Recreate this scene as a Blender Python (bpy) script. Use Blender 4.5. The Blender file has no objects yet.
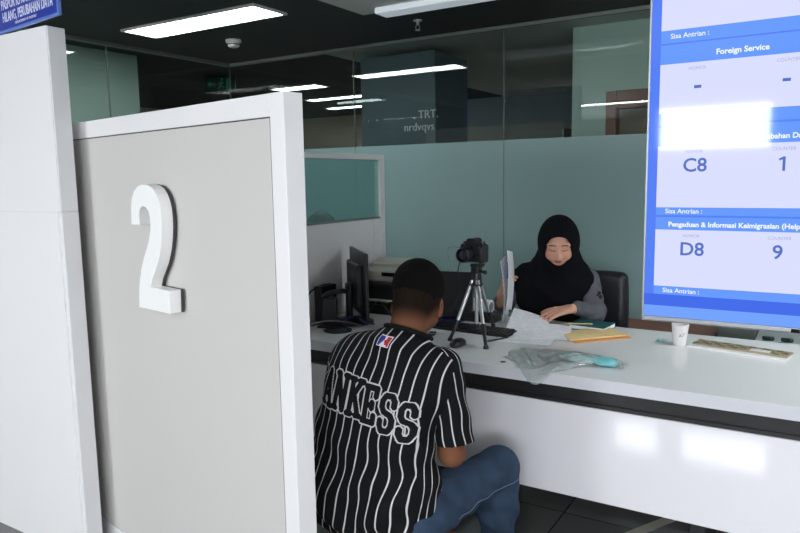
import bpy, bmesh, math, random
import numpy as np
from mathutils import Vector, Matrix
from mathutils.bvhtree import BVHTree

random.seed(4)
C = bpy.context.scene.collection
SC = bpy.context.scene
PI = math.pi

# ------------------------------------------------------------------ camera
CAM_H = 1.5
YAW, PITCH, ROLL, FPX = .555008, .127154, -.016669, 687.84
_cy, _sy = math.cos(YAW), math.sin(YAW)
_f0 = Vector((-_sy, _cy, 0)); _r0 = Vector((_cy, _sy, 0)); _cp, _sp = math.cos(PITCH), math.sin(PITCH)
_fw = _f0*_cp + Vector((0, 0, -_sp)); _up = _f0*_sp + Vector((0, 0, _cp))
_cr, _sr = math.cos(ROLL), math.sin(ROLL)
_R = _r0*_cr + _up*_sr; _U = -_r0*_sr + _up*_cr
cam_d = bpy.data.cameras.new('camera'); cam = bpy.data.objects.new('camera', cam_d); C.objects.link(cam)
cam_d.sensor_width = 36; cam_d.lens = FPX*36/800; cam_d.clip_start = .05; cam_d.clip_end = 100
cam.matrix_world = Matrix(((_R.x, _U.x, -_fw.x, 0), (_R.y, _U.y, -_fw.y, 0), (_R.z, _U.z, -_fw.z, CAM_H), (0, 0, 0, 1)))
SC.camera = cam

# ------------------------------------------------------------------ world, exposure, window daylight
SC.view_settings.view_transform = 'Standard'; SC.view_settings.look = 'None'
SC.view_settings.gamma = 1; SC.view_settings.use_curve_mapping = False
SC.view_settings.exposure = 0.08
w = bpy.data.worlds.new('sky'); SC.world = w; w.use_nodes = True
w.node_tree.nodes['Background'].inputs[0].default_value = (.80, .88, 1, 1)
w.node_tree.nodes['Background'].inputs[1].default_value = 9.0
CEIL = 2.5
WIN_Y = -4.0
WINDOWS = [(-6.9, -5.6, .9), (-4.2, -3.2, .9), (-2.28, -1.66, 1.70), (-1.44, -.42, 1.70), (.3, 1.4, .9), (1.6, 2.7, .9), (2.9, 4.0, .9)]
WIN_T = 2.15
for i, (a, b, z0) in enumerate(WINDOWS):          # daylight entering each window opening
    l = bpy.data.lights.new('window_daylight', 'AREA'); l.shape = 'RECTANGLE'
    l.size = b-a; l.size_y = WIN_T-z0; l.energy = (66 if z0 > 1 else 80 if a < 0 else 34)*(b-a)*(WIN_T-z0); l.color = (.97, .98, 1)
    o = bpy.data.objects.new('window_daylight', l); C.objects.link(o)
    o.location = ((a+b)/2, WIN_Y-.12, (z0+WIN_T)/2); o.rotation_euler = (-PI/2, 0, PI)
    o.rotation_euler = Vector((0, -1, 0)).to_track_quat('Z', 'Y').to_euler()

# ------------------------------------------------------------------ materials
def srgb(r, g, b):
    f = lambda c: ((c/255+.055)/1.055)**2.4 if c/255 > .04045 else c/255/12.92
    return (f(r), f(g), f(b), 1)
def mat(name, col, rough=.5, metal=0, spec=.5, coat=0, noise=0, nscale=20, bump=0, bscale=80, emit=None, es=0, trans=0, alpha=1):
    m = bpy.data.materials.new(name); m.use_nodes = True; nt = m.node_tree; b = nt.nodes['Principled BSDF']
    I = b.inputs
    I['Base Color'].default_value = col; I['Roughness'].default_value = rough; I['Metallic'].default_value = metal
    I['Specular IOR Level'].default_value = spec; I['Coat Weight'].default_value = coat; I['Coat Roughness'].default_value = .05
    I['Transmission Weight'].default_value = trans; I['Alpha'].default_value = alpha
    if emit: I['Emission Color'].default_value = emit; I['Emission Strength'].default_value = es
    tc = nt.nodes.new('ShaderNodeTexCoord')
    if noise:
        n = nt.nodes.new('ShaderNodeTexNoise'); n.inputs['Scale'].default_value = nscale; n.inputs['Detail'].default_value = 4
        nt.links.new(tc.outputs['Object'], n.inputs['Vector'])
        mx = nt.nodes.new('ShaderNodeMix'); mx.data_type = 'RGBA'
        mx.inputs[6].default_value = tuple(c*(1-noise) for c in col[:3])+(1,)
        mx.inputs[7].default_value = tuple(min(1, c*(1+noise)) for c in col[:3])+(1,)
        nt.links.new(n.outputs['Fac'], mx.inputs[0]); nt.links.new(mx.outputs[2], I['Base Color'])
    if bump:
        n = nt.nodes.new('ShaderNodeTexNoise'); n.inputs['Scale'].default_value = bscale; n.inputs['Detail'].default_value = 3
        nt.links.new(tc.outputs['Object'], n.inputs['Vector'])
        bp = nt.nodes.new('ShaderNodeBump'); bp.inputs['Strength'].default_value = bump; bp.inputs['Distance'].default_value = .01
        nt.links.new(n.outputs['Fac'], bp.inputs['Height']); nt.links.new(bp.outputs[0], I['Normal'])
    return m
def glass_mat(name, tint, refl=.045, rough=0.0, haze=None, hazef=0):
    m = bpy.data.materials.new(name); m.use_nodes = True; nt = m.node_tree; nt.nodes.clear()
    out = nt.nodes.new('ShaderNodeOutputMaterial'); t = nt.nodes.new('ShaderNodeBsdfTransparent'); t.inputs[0].default_value = tint
    g = nt.nodes.new('ShaderNodeBsdfGlossy'); g.inputs['Roughness'].default_value = rough
    lw = nt.nodes.new('ShaderNodeLayerWeight'); lw.inputs[0].default_value = .5
    p = nt.nodes.new('ShaderNodeMath'); p.operation = 'POWER'; p.inputs[1].default_value = 5
    nt.links.new(lw.outputs['Facing'], p.inputs[0])
    a = nt.nodes.new('ShaderNodeMath'); a.operation = 'MULTIPLY_ADD'; a.inputs[1].default_value = 1-refl; a.inputs[2].default_value = refl
    nt.links.new(p.outputs[0], a.inputs[0])
    base = t
    if haze:
        d = nt.nodes.new('ShaderNodeBsdfDiffuse'); d.inputs[0].default_value = haze
        mm = nt.nodes.new('ShaderNodeMixShader'); mm.inputs[0].default_value = hazef
        nt.links.new(t.outputs[0], mm.inputs[1]); nt.links.new(d.outputs[0], mm.inputs[2]); base = mm
    mx = nt.nodes.new('ShaderNodeMixShader'); nt.links.new(a.outputs[0], mx.inputs[0])
    nt.links.new(base.outputs[0], mx.inputs[1]); nt.links.new(g.outputs[0], mx.inputs[2]); nt.links.new(mx.outputs[0], out.inputs[0])
    return m
def attr_mat(name, rough=.55, spec=.3, bump=0, bscale=300):
    m = mat(name, (1, 1, 1, 1), rough, spec=spec, bump=bump, bscale=bscale); nt = m.node_tree
    a = nt.nodes.new('ShaderNodeAttribute'); a.attribute_name = 'Col'
    nt.links.new(a.outputs['Color'], nt.nodes['Principled BSDF'].inputs['Base Color']); return m
def stripe_mat(name, period=.0335, width=.0039, dark=(.006, .006, .007, 1), light=(.62, .62, .62, 1)):
    m = mat(name, dark, .85, spec=.15, bump=.25, bscale=500); nt = m.node_tree
    a = nt.nodes.new('ShaderNodeAttribute'); a.attribute_name = 'U'
    d = nt.nodes.new('ShaderNodeMath'); d.operation = 'PINGPONG'; d.inputs[1].default_value = period/2
    nt.links.new(a.outputs['Fac'], d.inputs[0])
    mr = nt.nodes.new('ShaderNodeMapRange'); mr.inputs[1].default_value = width/2-.0006; mr.inputs[2].default_value = width/2+.0006
    mr.inputs[3].default_value = 1; mr.inputs[4].default_value = 0
    nt.links.new(d.outputs[0], mr.inputs[0])
    mx = nt.nodes.new('ShaderNodeMix'); mx.data_type = 'RGBA'; mx.inputs[6].default_value = dark; mx.inputs[7].default_value = light
    nt.links.new(mr.outputs[0], mx.inputs[0]); nt.links.new(mx.outputs[2], nt.nodes['Principled BSDF'].inputs['Base Color']); return m
def tile_mat():
    m = mat('floor_tile', (.12, .12, .118, 1), .07, spec=.6); nt = m.node_tree
    tc = nt.nodes.new('ShaderNodeTexCoord'); mp = nt.nodes.new('ShaderNodeMapping'); mp.inputs['Location'].default_value = (.13, .2, 0)
    br = nt.nodes.new('ShaderNodeTexBrick'); br.offset = 0; br.inputs['Scale'].default_value = 1
    br.inputs['Brick Width'].default_value = .6; br.inputs['Row Height'].default_value = .6; br.inputs['Mortar Size'].default_value = .003
    br.inputs[1].default_value = (.14, .142, .138, 1); br.inputs[2].default_value = (.155, .157, .152, 1); br.inputs[3].default_value = (.015, .015, .016, 1)
    nt.links.new(tc.outputs['Object'], mp.inputs[0]); nt.links.new(mp.outputs[0], br.inputs['Vector'])
    nt.links.new(br.outputs['Color'], nt.nodes['Principled BSDF'].inputs['Base Color']); return m
def paper_mat(name, col=(.88, .89, .92, 1), line=(.66, .68, .72, 1), scale=.8):
    # printed lines of text: bands across the sheet with word-like gaps
    m = mat(name, col, .6); nt = m.node_tree; uv = nt.nodes.new('ShaderNodeUVMap'); uv.uv_map = 'UVMap'
    sp = nt.nodes.new('ShaderNodeSeparateXYZ'); nt.links.new(uv.outputs[0], sp.inputs[0])
    s = nt.nodes.new('ShaderNodeMath'); s.operation = 'PINGPONG'; s.inputs[1].default_value = .0135*scale; nt.links.new(sp.outputs[1], s.inputs[0])
    lt = nt.nodes.new('ShaderNodeMath'); lt.operation = 'LESS_THAN'; lt.inputs[1].default_value = .0035*scale; nt.links.new(s.outputs[0], lt.inputs[0])
    n = nt.nodes.new('ShaderNodeTexNoise'); n.inputs['Scale'].default_value = 30; nt.links.new(uv.outputs[0], n.inputs['Vector'])
    gt = nt.nodes.new('ShaderNodeMath'); gt.operation = 'GREATER_THAN'; gt.inputs[1].default_value = .45; nt.links.new(n.outputs['Fac'], gt.inputs[0])
    mu = nt.nodes.new('ShaderNodeMath'); mu.operation = 'MULTIPLY'; nt.links.new(lt.outputs[0], mu.inputs[0]); nt.links.new(gt.outputs[0], mu.inputs[1])
    mx = nt.nodes.new('ShaderNodeMix'); mx.data_type = 'RGBA'; mx.inputs[6].default_value = col; mx.inputs[7].default_value = line
    nt.links.new(mu.outputs[0], mx.inputs[0]); nt.links.new(mx.outputs[2], nt.nodes['Principled BSDF'].inputs['Base Color']); return m
def screen_mat(name, col, s=1.0):
    return mat(name, (.01, .01, .012, 1), .045, spec=.4, emit=col, es=s)

M = {}
M['white_lam'] = mat('white_laminate', (.76, .76, .77, 1), .22, spec=.5, noise=.01, nscale=3)
M['white_gloss'] = mat('white_gloss_laminate', (.82, .805, .83, 1), .05, spec=.6, coat=.2, noise=.015, nscale=2)
M['desk_top'] = mat('desk_laminate', (.84, .84, .845, 1), .12, spec=.5, noise=.015, nscale=2)
M['desk_edge'] = mat('desk_edge_band', (.68, .68, .72, 1), .3)
M['white_paint'] = mat('white_paint', (.775, .76, .76, 1), .4, noise=.01, nscale=4)
M['panel_grey'] = mat('grey_fabric_board', (.555, .535, .51, 1), .8, noise=.02, nscale=200)
M['groove'] = mat('dark_groove', (.05, .05, .05, 1), .7)
M['numeral'] = mat('white_acrylic', (.88, .87, .85, 1), .35)
M['black'] = mat('black_plastic', (.012, .012, .014, 1), .4)
M['black_strip'] = mat('black_strip', (.014, .014, .015, 1), .35)
M['black_gloss'] = mat('black_gloss', (.006, .006, .008, 1), .12)
M['black_leather'] = mat('black_leather', (.010, .010, .013, 1), .42, bump=.3, bscale=120)
M['black_cloth'] = mat('black_cloth', (.0055, .0055, .0075, 1), .95, spec=.1, bump=.3, bscale=300)
M['grey_cloth'] = mat('grey_uniform', (.11, .115, .13, 1), .9, spec=.2, bump=.3, bscale=300)
M['denim'] = mat('blue_denim', (.030, .052, .092, 1), .85, spec=.2, noise=.35, nscale=14, bump=.4, bscale=260)
M['seam'] = mat('denim_seam', (.12, .17, .25, 1), .85)
M['skin'] = attr_mat('skin', .55, .22)
M['skin_tan'] = attr_mat('skin_tan', .75, .06, bump=.15)
M['stripe'] = stripe_mat('pinstripe_jersey')
M['jersey_black'] = mat('jersey_black', (.007, .007, .008, 1), .85, spec=.15)
M['jersey_white'] = mat('jersey_white', (.55, .55, .54, 1), .85)
M['patch_white'] = mat('patch_white', (.75, .75, .78, 1), .7); M['patch_blue'] = mat('patch_blue', (.02, .03, .30, 1), .7); M['patch_red'] = mat('patch_red', (.5, .02, .04, 1), .7)
M['hair'] = mat('short_hair', (.006, .005, .0045, 1), .9, spec=.08, bump=.6, bscale=350)
M['ceiling'] = mat('black_ceiling', (.013, .014, .013, 1), .7)
M['floor'] = tile_mat()
M['wall_dark'] = mat('dim_wall', (.26, .27, .24, 1), .8, noise=.1, nscale=2)
M['wall_brown'] = mat('tan_wall', (.60, .50, .40, 1), .8, noise=.08, nscale=2)
M['wall_pale'] = mat('pale_wall', (.50, .53, .49, 1), .8, noise=.03, nscale=2)
M['wall_room'] = mat('room_wall', (.42, .42, .41, 1), .8)
M['pillar_dark'] = mat('slate_pillar', (.085, .115, .135, 1), .6)
M['pillar_pale'] = mat('pale_pillar', (.42, .52, .46, 1), .7)
M['wood_red'] = mat('brown_wood', (.20, .085, .055, 1), .5, noise=.25, nscale=9)
M['wood_dark'] = mat('dark_brown_wood', (.075, .04, .028, 1), .5, noise=.25, nscale=9)
M['wood_orange'] = mat('orange_wood', (.30, .11, .035, 1), .4, noise=.25, nscale=9)
M['glass'] = glass_mat('clear_glass', (.86, .90, .885, 1), .045)
M['frost'] = glass_mat('frosted_glass', (.6, .75, .74, 1), .022, .35, (.235, .345, .335, 1), .93)
M['frost2'] = glass_mat('frosted_partition_glass', (.72, .90, .89, 1), .03, .05, (.22, .36, .35, 1), .30)
M['alu'] = mat('aluminium', (.62, .63, .64, 1), .3, metal=.9)
M['alu_dull'] = mat('dull_aluminium', (.30, .31, .32, 1), .4, metal=.7)
M['lamp'] = mat('lamp_diffuser', (.9, .9, .9, 1), .5, emit=(.93, .97, 1, 1), es=29)
M['lamp_dim'] = mat('lamp_diffuser_far', (.9, .9, .9, 1), .5, emit=(.85, .95, 1, 1), es=13)
M['lamp_frame'] = mat('lamp_frame', (.5, .5, .48, 1), .5)
M['ceil_grey'] = mat('ceiling_tile', (.50, .51, .48, 1), .8)
M['batten'] = mat('white_batten', (.8, .82, .84, 1), .4, emit=(.8, .9, 1, 1), es=.25)  # faint emission lifts the batten, which is not a lit lamp
M['paper'] = paper_mat('printed_paper'); M['paper_plain'] = mat('white_paper', (.78, .80, .84, 1), .6)
M['paper_photo'] = mat('blue_ink', (.22, .26, .5, 1), .6)
M['manila'] = mat('yellow_paper', (.80, .62, .30, 1), .7); M['orange_paper'] = mat('orange_paper', (.72, .32, .10, 1), .7)
M['teal_book'] = mat('teal_cover', (.012, .11, .12, 1), .5); M['pencil'] = mat('pencil_wood', (.62, .47, .22, 1), .5)
M['bag'] = glass_mat('clear_plastic_film', (.985, .995, .992, 1), .05, .12, (.86, .92, .91, 1), .16)
M['aqua'] = mat('aqua_plastic', (.22, .60, .64, 1), .3); M['aqua_pale'] = mat('pale_aqua', (.45, .70, .72, 1), .5)
M['label_white'] = mat('label_white', (.8, .8, .8, 1), .5)
M['cup'] = mat('paper_cup', (.78, .76, .76, 1), .5); M['cup_ink'] = mat('cup_print', (.10, .09, .10, 1), .6)
M['tan_strip'] = mat('tan_strip', (.33, .28, .18, 1), .6); M['dark_tan'] = mat('olive_brown', (.17, .13, .07, 1), .6)
M['beige'] = mat('beige_plastic', (.50, .47, .41, 1), .5)
M['cable'] = mat('black_cable', (.012, .012, .014, 1), .4); M['cable_blue'] = mat('blue_cable', (.03, .03, .22, 1), .5); M['cable_grey'] = mat('grey_cable', (.2, .2, .22, 1), .5)
M['tape'] = mat('cream_tape', (.60, .56, .48, 1), .6)
M['sign_blue'] = mat('sign_blue', (.03, .05, .33, 1), .3, noise=.5, nscale=3); M['sign_edge'] = mat('sign_edge', (.12, .22, .62, 1), .3)
M['sign_text'] = mat('sign_text', (.70, .72, .88, 1), .5)
M['exit_dark'] = mat('exit_dark', (.005, .03, .02, 1), .4); M['exit_green'] = mat('exit_green', (.02, .2, .1, 1), .4, emit=(.02, .35, .18, 1), es=.05)
M['letter'] = mat('brushed_letters', (.55, .55, .55, 1), .4)
M['smoke'] = mat('off_white_plastic', (.6, .6, .57, 1), .5)
M['acrylic'] = glass_mat('clear_acrylic', (.8, .86, .86, 1), .12, .1, (.6, .7, .7, 1), .3)
M['lens'] = mat('lens_glass', (.01, .01, .03, 1), .05, spec=1)
M['shelf_grey'] = mat('grey_green_panel', (.13, .155, .14, 1), .5); M['counter_grey'] = mat('pale_grey_panel', (.34, .36, .36, 1), .4)
M['dark_green'] = mat('dark_green_plastic', (.02, .06, .05, 1), .4)
M['shoe'] = mat('shoe_leather', (.03, .025, .02, 1), .5); M['lace'] = mat('shoe_lace', (.4, .4, .4, 1), .7)
M['lip'] = mat('badge_thread', (.02, .02, .025, 1), .8)
S_BLUE = screen_mat('screen_blue', srgb(78, 122, 238)); S_BLUE2 = screen_mat('screen_light_blue', srgb(108, 156, 252))
S_CARD = screen_mat('screen_card', srgb(212, 216, 250)); S_DEEP = screen_mat('screen_deep_blue', srgb(58, 100, 226))
S_HEAD = screen_mat('screen_header', srgb(96, 148, 244)); S_TXT = screen_mat('screen_white_text', srgb(235, 242, 255)); S_NUM = screen_mat('screen_number', srgb(78, 108, 190)); S_SMALL = screen_mat('screen_small_text', srgb(160, 165, 205))

# ------------------------------------------------------------------ mesh builder
class MB:
    def __init__(s): s.v = []; s.f = []; s.m = []; s.uv = {}
    def add(s, vs, fs, mi=0):
        o = len(s.v); s.v += [tuple(p) for p in vs]; s.f += [tuple(i+o for i in f) for f in fs]; s.m += [mi]*len(fs); return s
    def bm(s, bm, mi=0, T=None):
        bm.verts.ensure_lookup_table()
        vs = [(T @ v.co) if T else v.co.copy() for v in bm.verts]
        for i, v in enumerate(bm.verts): v.index = i
        s.add(vs, [[v.index for v in f.verts] for f in bm.faces], mi); bm.free(); return s
    def box(s, c, d, rz=0, bev=0, mi=0, rx=0, ry=0, T=None):
        b = bmesh.new(); bmesh.ops.create_cube(b, size=1); bmesh.ops.scale(b, vec=d, verts=b.verts)
        if bev: bmesh.ops.bevel(b, geom=b.edges[:], offset=bev, segments=2, profile=.5, affect='EDGES', clamp_overlap=True)
        X = Matrix.Translation(c) @ Matrix.Rotation(rz, 4, 'Z') @ Matrix.Rotation(rx, 4, 'X') @ Matrix.Rotation(ry, 4, 'Y')
        return s.bm(b, mi, (T @ X) if T else X)
    def b2(s, x0, x1, y0, y1, z0, z1, bev=0, mi=0, T=None):
        return s.box(((x0+x1)/2, (y0+y1)/2, (z0+z1)/2), (abs(x1-x0), abs(y1-y0), abs(z1-z0)), bev=bev, mi=mi, T=T)
    def lathe(s, prof, c=(0, 0, 0), n=28, axis=(0, 0, 1), mi=0, cap=True):
        q = Vector((0, 0, 1)).rotation_difference(Vector(axis)); c = Vector(c); vs = []; fs = []
        for r, z in prof:
            for k in range(n):
                a = 2*PI*k/n; vs.append(c + q @ Vector((r*math.cos(a), r*math.sin(a), z)))
        for i in range(len(prof)-1):
            for k in range(n): fs.append((i*n+k, i*n+(k+1) % n, (i+1)*n+(k+1) % n, (i+1)*n+k))
        if cap:
            fs.append(tuple(reversed(range(n)))); fs.append(tuple((len(prof)-1)*n+k for k in range(n)))
        return s.add(vs, fs, mi)
    def cyl(s, a, b, r, r2=None, n=20, mi=0):
        a = Vector(a); b = Vector(b); L = (b-a).length
        return s.lathe([(r, 0), (r if r2 is None else r2, L)], a, n, (b-a)/L, mi)
    def sph(s, c, r, mi=0, n=20):
        b = bmesh.new(); bmesh.ops.create_uvsphere(b, u_segments=n, v_segments=n//2, radius=1)
        r = (r, r, r) if not hasattr(r, '__len__') else r
        return s.bm(b, mi, Matrix.Translation(c) @ Matrix.Diagonal((*r, 1)))
    def tube(s, pts, r, n=8, mi=0, sub=6):
        P = [Vector(p) for p in pts]
        if sub > 1 and len(P) > 2:       # catmull-rom
            Q = []
            E = [2*P[0]-P[1]]+P+[2*P[-1]-P[-2]]
            for i in range(1, len(E)-2):
                for k in range(sub):
                    t = k/sub; a, b, c, d = E[i-1], E[i], E[i+1], E[i+2]
                    Q.append(.5*((2*b)+(c-a)*t+(2*a-5*b+4*c-d)*t*t+(3*b-a-3*c+d)*t**3))
            Q.append(P[-1]); P = Q
        vs = []; fs = []; nrm = None
        for i, p in enumerate(P):
            t = (P[min(i+1, len(P)-1)]-P[max(i-1, 0)]).normalized()
            if nrm is None: nrm = t.orthogonal().normalized()
            else: nrm = (nrm - t*nrm.dot(t)).normalized()
            bn = t.cross(nrm)
            for k in range(n): a = 2*PI*k/n; vs.append(p+(nrm*math.cos(a)+bn*math.sin(a))*r)
        for i in range(len(P)-1):
            for k in range(n): fs.append((i*n+k, i*n+(k+1) % n, (i+1)*n+(k+1) % n, (i+1)*n+k))
        fs.append(tuple(reversed(range(n)))); fs.append(tuple((len(P)-1)*n+k for k in range(n)))
        return s.add(vs, fs, mi)
    def prism(s, poly, z0, z1, T=None, mi=0):    # poly in xy, extruded z0..z1
        n = len(poly); vs = [Vector((x, y, z0)) for x, y in poly]+[Vector((x, y, z1)) for x, y in poly]
        if T: vs = [T @ v for v in vs]
        fs = [tuple(reversed(range(n))), tuple(range(n, 2*n))]+[(i, (i+1) % n, n+(i+1) % n, n+i) for i in range(n)]
        return s.add(vs, fs, mi)
    def sheet(s, fn, nu, nv, th=.0012, mi=0, du=.2, dv=.3):
        # a thin solid sheet from a function (u, v) -> point; uv kept for printed lines
        P = [[Vector(fn(i/nu, j/nv)) for j in range(nv+1)] for i in range(nu+1)]
        def nrm(i, j):
            a = P[min(i+1, nu)][j]-P[max(i-1, 0)][j]; b = P[i][min(j+1, nv)]-P[i][max(j-1, 0)]
            return a.cross(b).normalized()
        o = len(s.v); idx = lambda i, j, k: ((i*(nv+1)+j)*2+k); vs = []
        for i in range(nu+1):
            for j in range(nv+1):
                n = nrm(i, j)*th*.5
                for sg in (1, -1):
                    s.uv[o+len(vs)] = (i/nu*du, j/nv*dv); vs.append(P[i][j]+n*sg)
        fs = []
        for i in range(nu):
            for j in range(nv):
                fs.append((idx(i, j, 0), idx(i+1, j, 0), idx(i+1, j+1, 0), idx(i, j+1, 0)))
                fs.append((idx(i, j, 1), idx(i, j+1, 1), idx(i+1, j+1, 1), idx(i+1, j, 1)))
        for i in range(nu):
            fs.append((idx(i, 0, 0), idx(i, 0, 1), idx(i+1, 0, 1), idx(i+1, 0, 0))); fs.append((idx(i, nv, 0), idx(i+1, nv, 0), idx(i+1, nv, 1), idx(i, nv, 1)))
        for j in range(nv):
            fs.append((idx(0, j, 0), idx(0, j+1, 0), idx(0, j+1, 1), idx(0, j, 1))); fs.append((idx(nu, j, 0), idx(nu, j, 1), idx(nu, j+1, 1), idx(nu, j+1, 0)))
        return s.add(vs, fs, mi)
    def build(s, name, mats, parent=None, smooth=False):
        me = bpy.data.meshes.new(name)
        org = Vector((0, 0, 0))
        if parent is None and s.v:
            a = np.array(s.v); org = Vector(((a[:, 0].min()+a[:, 0].max())/2, (a[:, 1].min()+a[:, 1].max())/2, a[:, 2].min()))
        me.from_pydata([Vector(p)-org for p in s.v], [], s.f)
        for m in (mats if isinstance(mats, (list, tuple)) else [mats]): me.materials.append(m)
        me.polygons.foreach_set('material_index', s.m)
        if s.uv:
            l = me.uv_layers.new(name='UVMap')
            for lp in me.loops: l.data[lp.index].uv = s.uv.get(lp.vertex_index, (0, 0))
        bm = bmesh.new(); bm.from_mesh(me); bmesh.ops.recalc_face_normals(bm, faces=bm.faces); bm.to_mesh(me); bm.free()
        if smooth:
            me.polygons.foreach_set('use_smooth', [True]*len(me.polygons))
            try: me.set_sharp_from_angle(angle=math.radians(40))
            except Exception: pass
        me.update()
        return link(name, me, parent, org)
def world_of(o):
    m = Matrix.Translation(o.location)
    return (world_of(o.parent) @ o.matrix_parent_inverse @ m) if o.parent else m
def link(name, me, parent=None, org=Vector((0, 0, 0))):
    o = bpy.data.objects.new(name, me); C.objects.link(o); o.location = org
    if parent: o.parent = parent; o.matrix_parent_inverse = world_of(parent).inverted()
    return o
def tag(o, label=None, cat=None, group=None, kind=None):
    if label: o['label'] = label
    if cat: o['category'] = cat
    if group: o['group'] = group
    if kind: o['kind'] = kind
    return o
def struct(name, mb, m, label=None, parent=None, smooth=False):
    o = mb.build(name, m, parent, smooth)
    if parent is None: o['kind'] = 'structure'; tag(o, label or name.replace('_', ' '), 'room shell')
    return o
def empty(name, loc, label, cat, group=None):
    o = bpy.data.objects.new(name, None); C.objects.link(o); o.location = loc; o.empty_display_size = .05
    return tag(o, label, cat, group)
def text_mb(mb, txt, size, T, mi=0, ext=.0003, off=0, align='CENTER', sx=1):
    cu = bpy.data.curves.new('t', 'FONT'); cu.body = txt; cu.size = size; cu.extrude = ext; cu.offset = off
    cu.align_x = align; cu.align_y = 'CENTER'; cu.resolution_u = 3
    o = bpy.data.objects.new('t', cu); C.objects.link(o)
    dg = bpy.context.evaluated_depsgraph_get(); me = bpy.data.meshes.new_from_object(o.evaluated_get(dg))
    TT = T @ Matrix.Diagonal((sx, 1, 1, 1))
    mb.add([TT @ v.co for v in me.vertices], [tuple(p.vertices) for p in me.polygons], mi)
    C.objects.unlink(o); bpy.data.objects.remove(o); bpy.data.meshes.remove(me)
def upright(x, y, z, rz=0): return Matrix.Translation((x, y, z)) @ Matrix.Rotation(rz, 4, 'Z') @ Matrix.Rotation(PI/2, 4, 'X')

# ------------------------------------------------------------------ smooth-union solids (bodies, clothes)
def rot(rz=0, rx=0, ry=0): return np.array((Matrix.Rotation(rz, 3, 'Z') @ Matrix.Rotation(rx, 3, 'X') @ Matrix.Rotation(ry, 3, 'Y')))
class Prim:
    pass
def ell(c, r, R=None, k=.02, sub=False, H=None):
    p = Prim(); c = np.array(c, float); r = np.array(r, float); R = np.eye(3) if R is None else R
    if H is not None: c = H[1]+H[0] @ c; R = H[0] @ R
    def f(P):
        q = (P-c) @ R; k0 = np.linalg.norm(q/r, axis=-1); k1 = np.linalg.norm(q/(r*r), axis=-1)+1e-9
        return k0*(k0-1)/k1
    p.f = f; m = np.abs(R) @ r; p.lo = c-m; p.hi = c+m; p.k = k; p.sub = sub; return p
def cap(a, b, r0, r1=None, k=.02, sub=False, H=None, flat=None):
    p = Prim(); a = np.array(a, float); b = np.array(b, float); r1 = r0 if r1 is None else r1
    if H is not None: a = H[1]+H[0] @ a; b = H[1]+H[0] @ b
    d = b-a; L = d @ d+1e-12
    def f(P):
        t = np.clip(((P-a) @ d)/L, 0, 1); q = P-a-t[..., None]*d
        if flat is not None:
            n, s = flat; n = np.array(n, float); n /= np.linalg.norm(n); h = q @ n; q = q+(s-1)*h[..., None]*n   # squash along n
        return np.linalg.norm(q, axis=-1)-(r0+(r1-r0)*t)
    m = max(r0, r1); p.f = f; p.lo = np.minimum(a, b)-m; p.hi = np.maximum(a, b)+m; p.k = k; p.sub = sub; return p
def field(prims, res):
    lo = np.min([p.lo for p in prims if not p.sub], 0)-.02; hi = np.max([p.hi for p in prims if not p.sub], 0)+.02
    n = np.ceil((hi-lo)/res).astype(int)+1
    ax = [lo[i]+res*np.arange(n[i]) for i in range(3)]
    D = np.full(n, .05, np.float32)
    first = True
    for p in prims:
        mar = p.k+.045
        a = np.clip(np.floor((p.lo-mar-lo)/res).astype(int), 0, n); b = np.clip(np.ceil((p.hi+mar-lo)/res).astype(int)+1, 0, n)
        if np.any(b <= a): continue
        sl = tuple(slice(a[i], b[i]) for i in range(3))
        P = np.stack(np.meshgrid(ax[0][sl[0]], ax[1][sl[1]], ax[2][sl[2]], indexing='ij'), -1)
        d = p.f(P).astype(np.float32); o = D[sl]; k = p.k
        if p.sub:
            h = np.clip(.5-.5*(o+d)/k, 0, 1); D[sl] = o*(1-h)+(-d)*h+k*h*(1-h)
        else:
            h = np.clip(.5+.5*(o-d)/k, 0, 1); D[sl] = o*(1-h)+d*h-k*h*(1-h)
    return D, lo, ax
def surface(D, lo, res):
    D = D.copy(); D[0] = D[-1] = 1; D[:, 0] = D[:, -1] = 1; D[:, :, 0] = D[:, :, -1] = 1
    S = D < 0; n = np.array(D.shape)
    c = np.zeros(n-1, int)
    for dx in (0, 1):
        for dy in (0, 1):
            for dz in (0, 1): c += S[dx:n[0]-1+dx, dy:n[1]-1+dy, dz:n[2]-1+dz]
    act = (c > 0) & (c < 8); idx = -np.ones(act.shape, int); I = np.argwhere(act); idx[act] = np.arange(len(I))
    acc = np.zeros((len(I), 3)); cnt = np.zeros(len(I))
    cor = [(a, b, d) for a in (0, 1) for b in (0, 1) for d in (0, 1)]
    V = {q: D[I[:, 0]+q[0], I[:, 1]+q[1], I[:, 2]+q[2]] for q in cor}
    for q in cor:
        for ax in range(3):
            if q[ax] == 0:
                e = list(q); e[ax] = 1; e = tuple(e); a, b = V[q], V[e]; m = (a < 0) != (b < 0)
                t = np.where(m, a/(a-b+1e-20*(a == b)), 0); pt = np.tile(np.array(q, float), (len(I), 1)); pt[:, ax] += t
                acc[m] += pt[m]; cnt[m] += 1
    verts = lo+res*(I+acc/np.maximum(cnt, 1)[:, None]); faces = []
    for ax in range(3):
        u, v = [(1, 2), (2, 0), (0, 1)][ax]
        A = [slice(1, n[i]-1) for i in range(3)]; A[ax] = slice(0, n[ax]-1); B = list(A); B[ax] = slice(1, n[ax])
        sa, sb = S[tuple(A)], S[tuple(B)]; E = np.argwhere(sa != sb)
        off = np.array([1, 1, 1]); off[ax] = 0; E0 = E+off; fl = sa[tuple(E.T)]
        def g(du, dv):
            q = E0.copy(); q[:, u] += du; q[:, v] += dv; return idx[q[:, 0], q[:, 1], q[:, 2]]
        quad = np.stack([g(-1, -1), g(0, -1), g(0, 0), g(-1, 0)], 1)
        quad[~fl] = quad[~fl][:, ::-1]; faces.append(quad)
    F = np.concatenate(faces); return verts, F[(F >= 0).all(1)]
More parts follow.
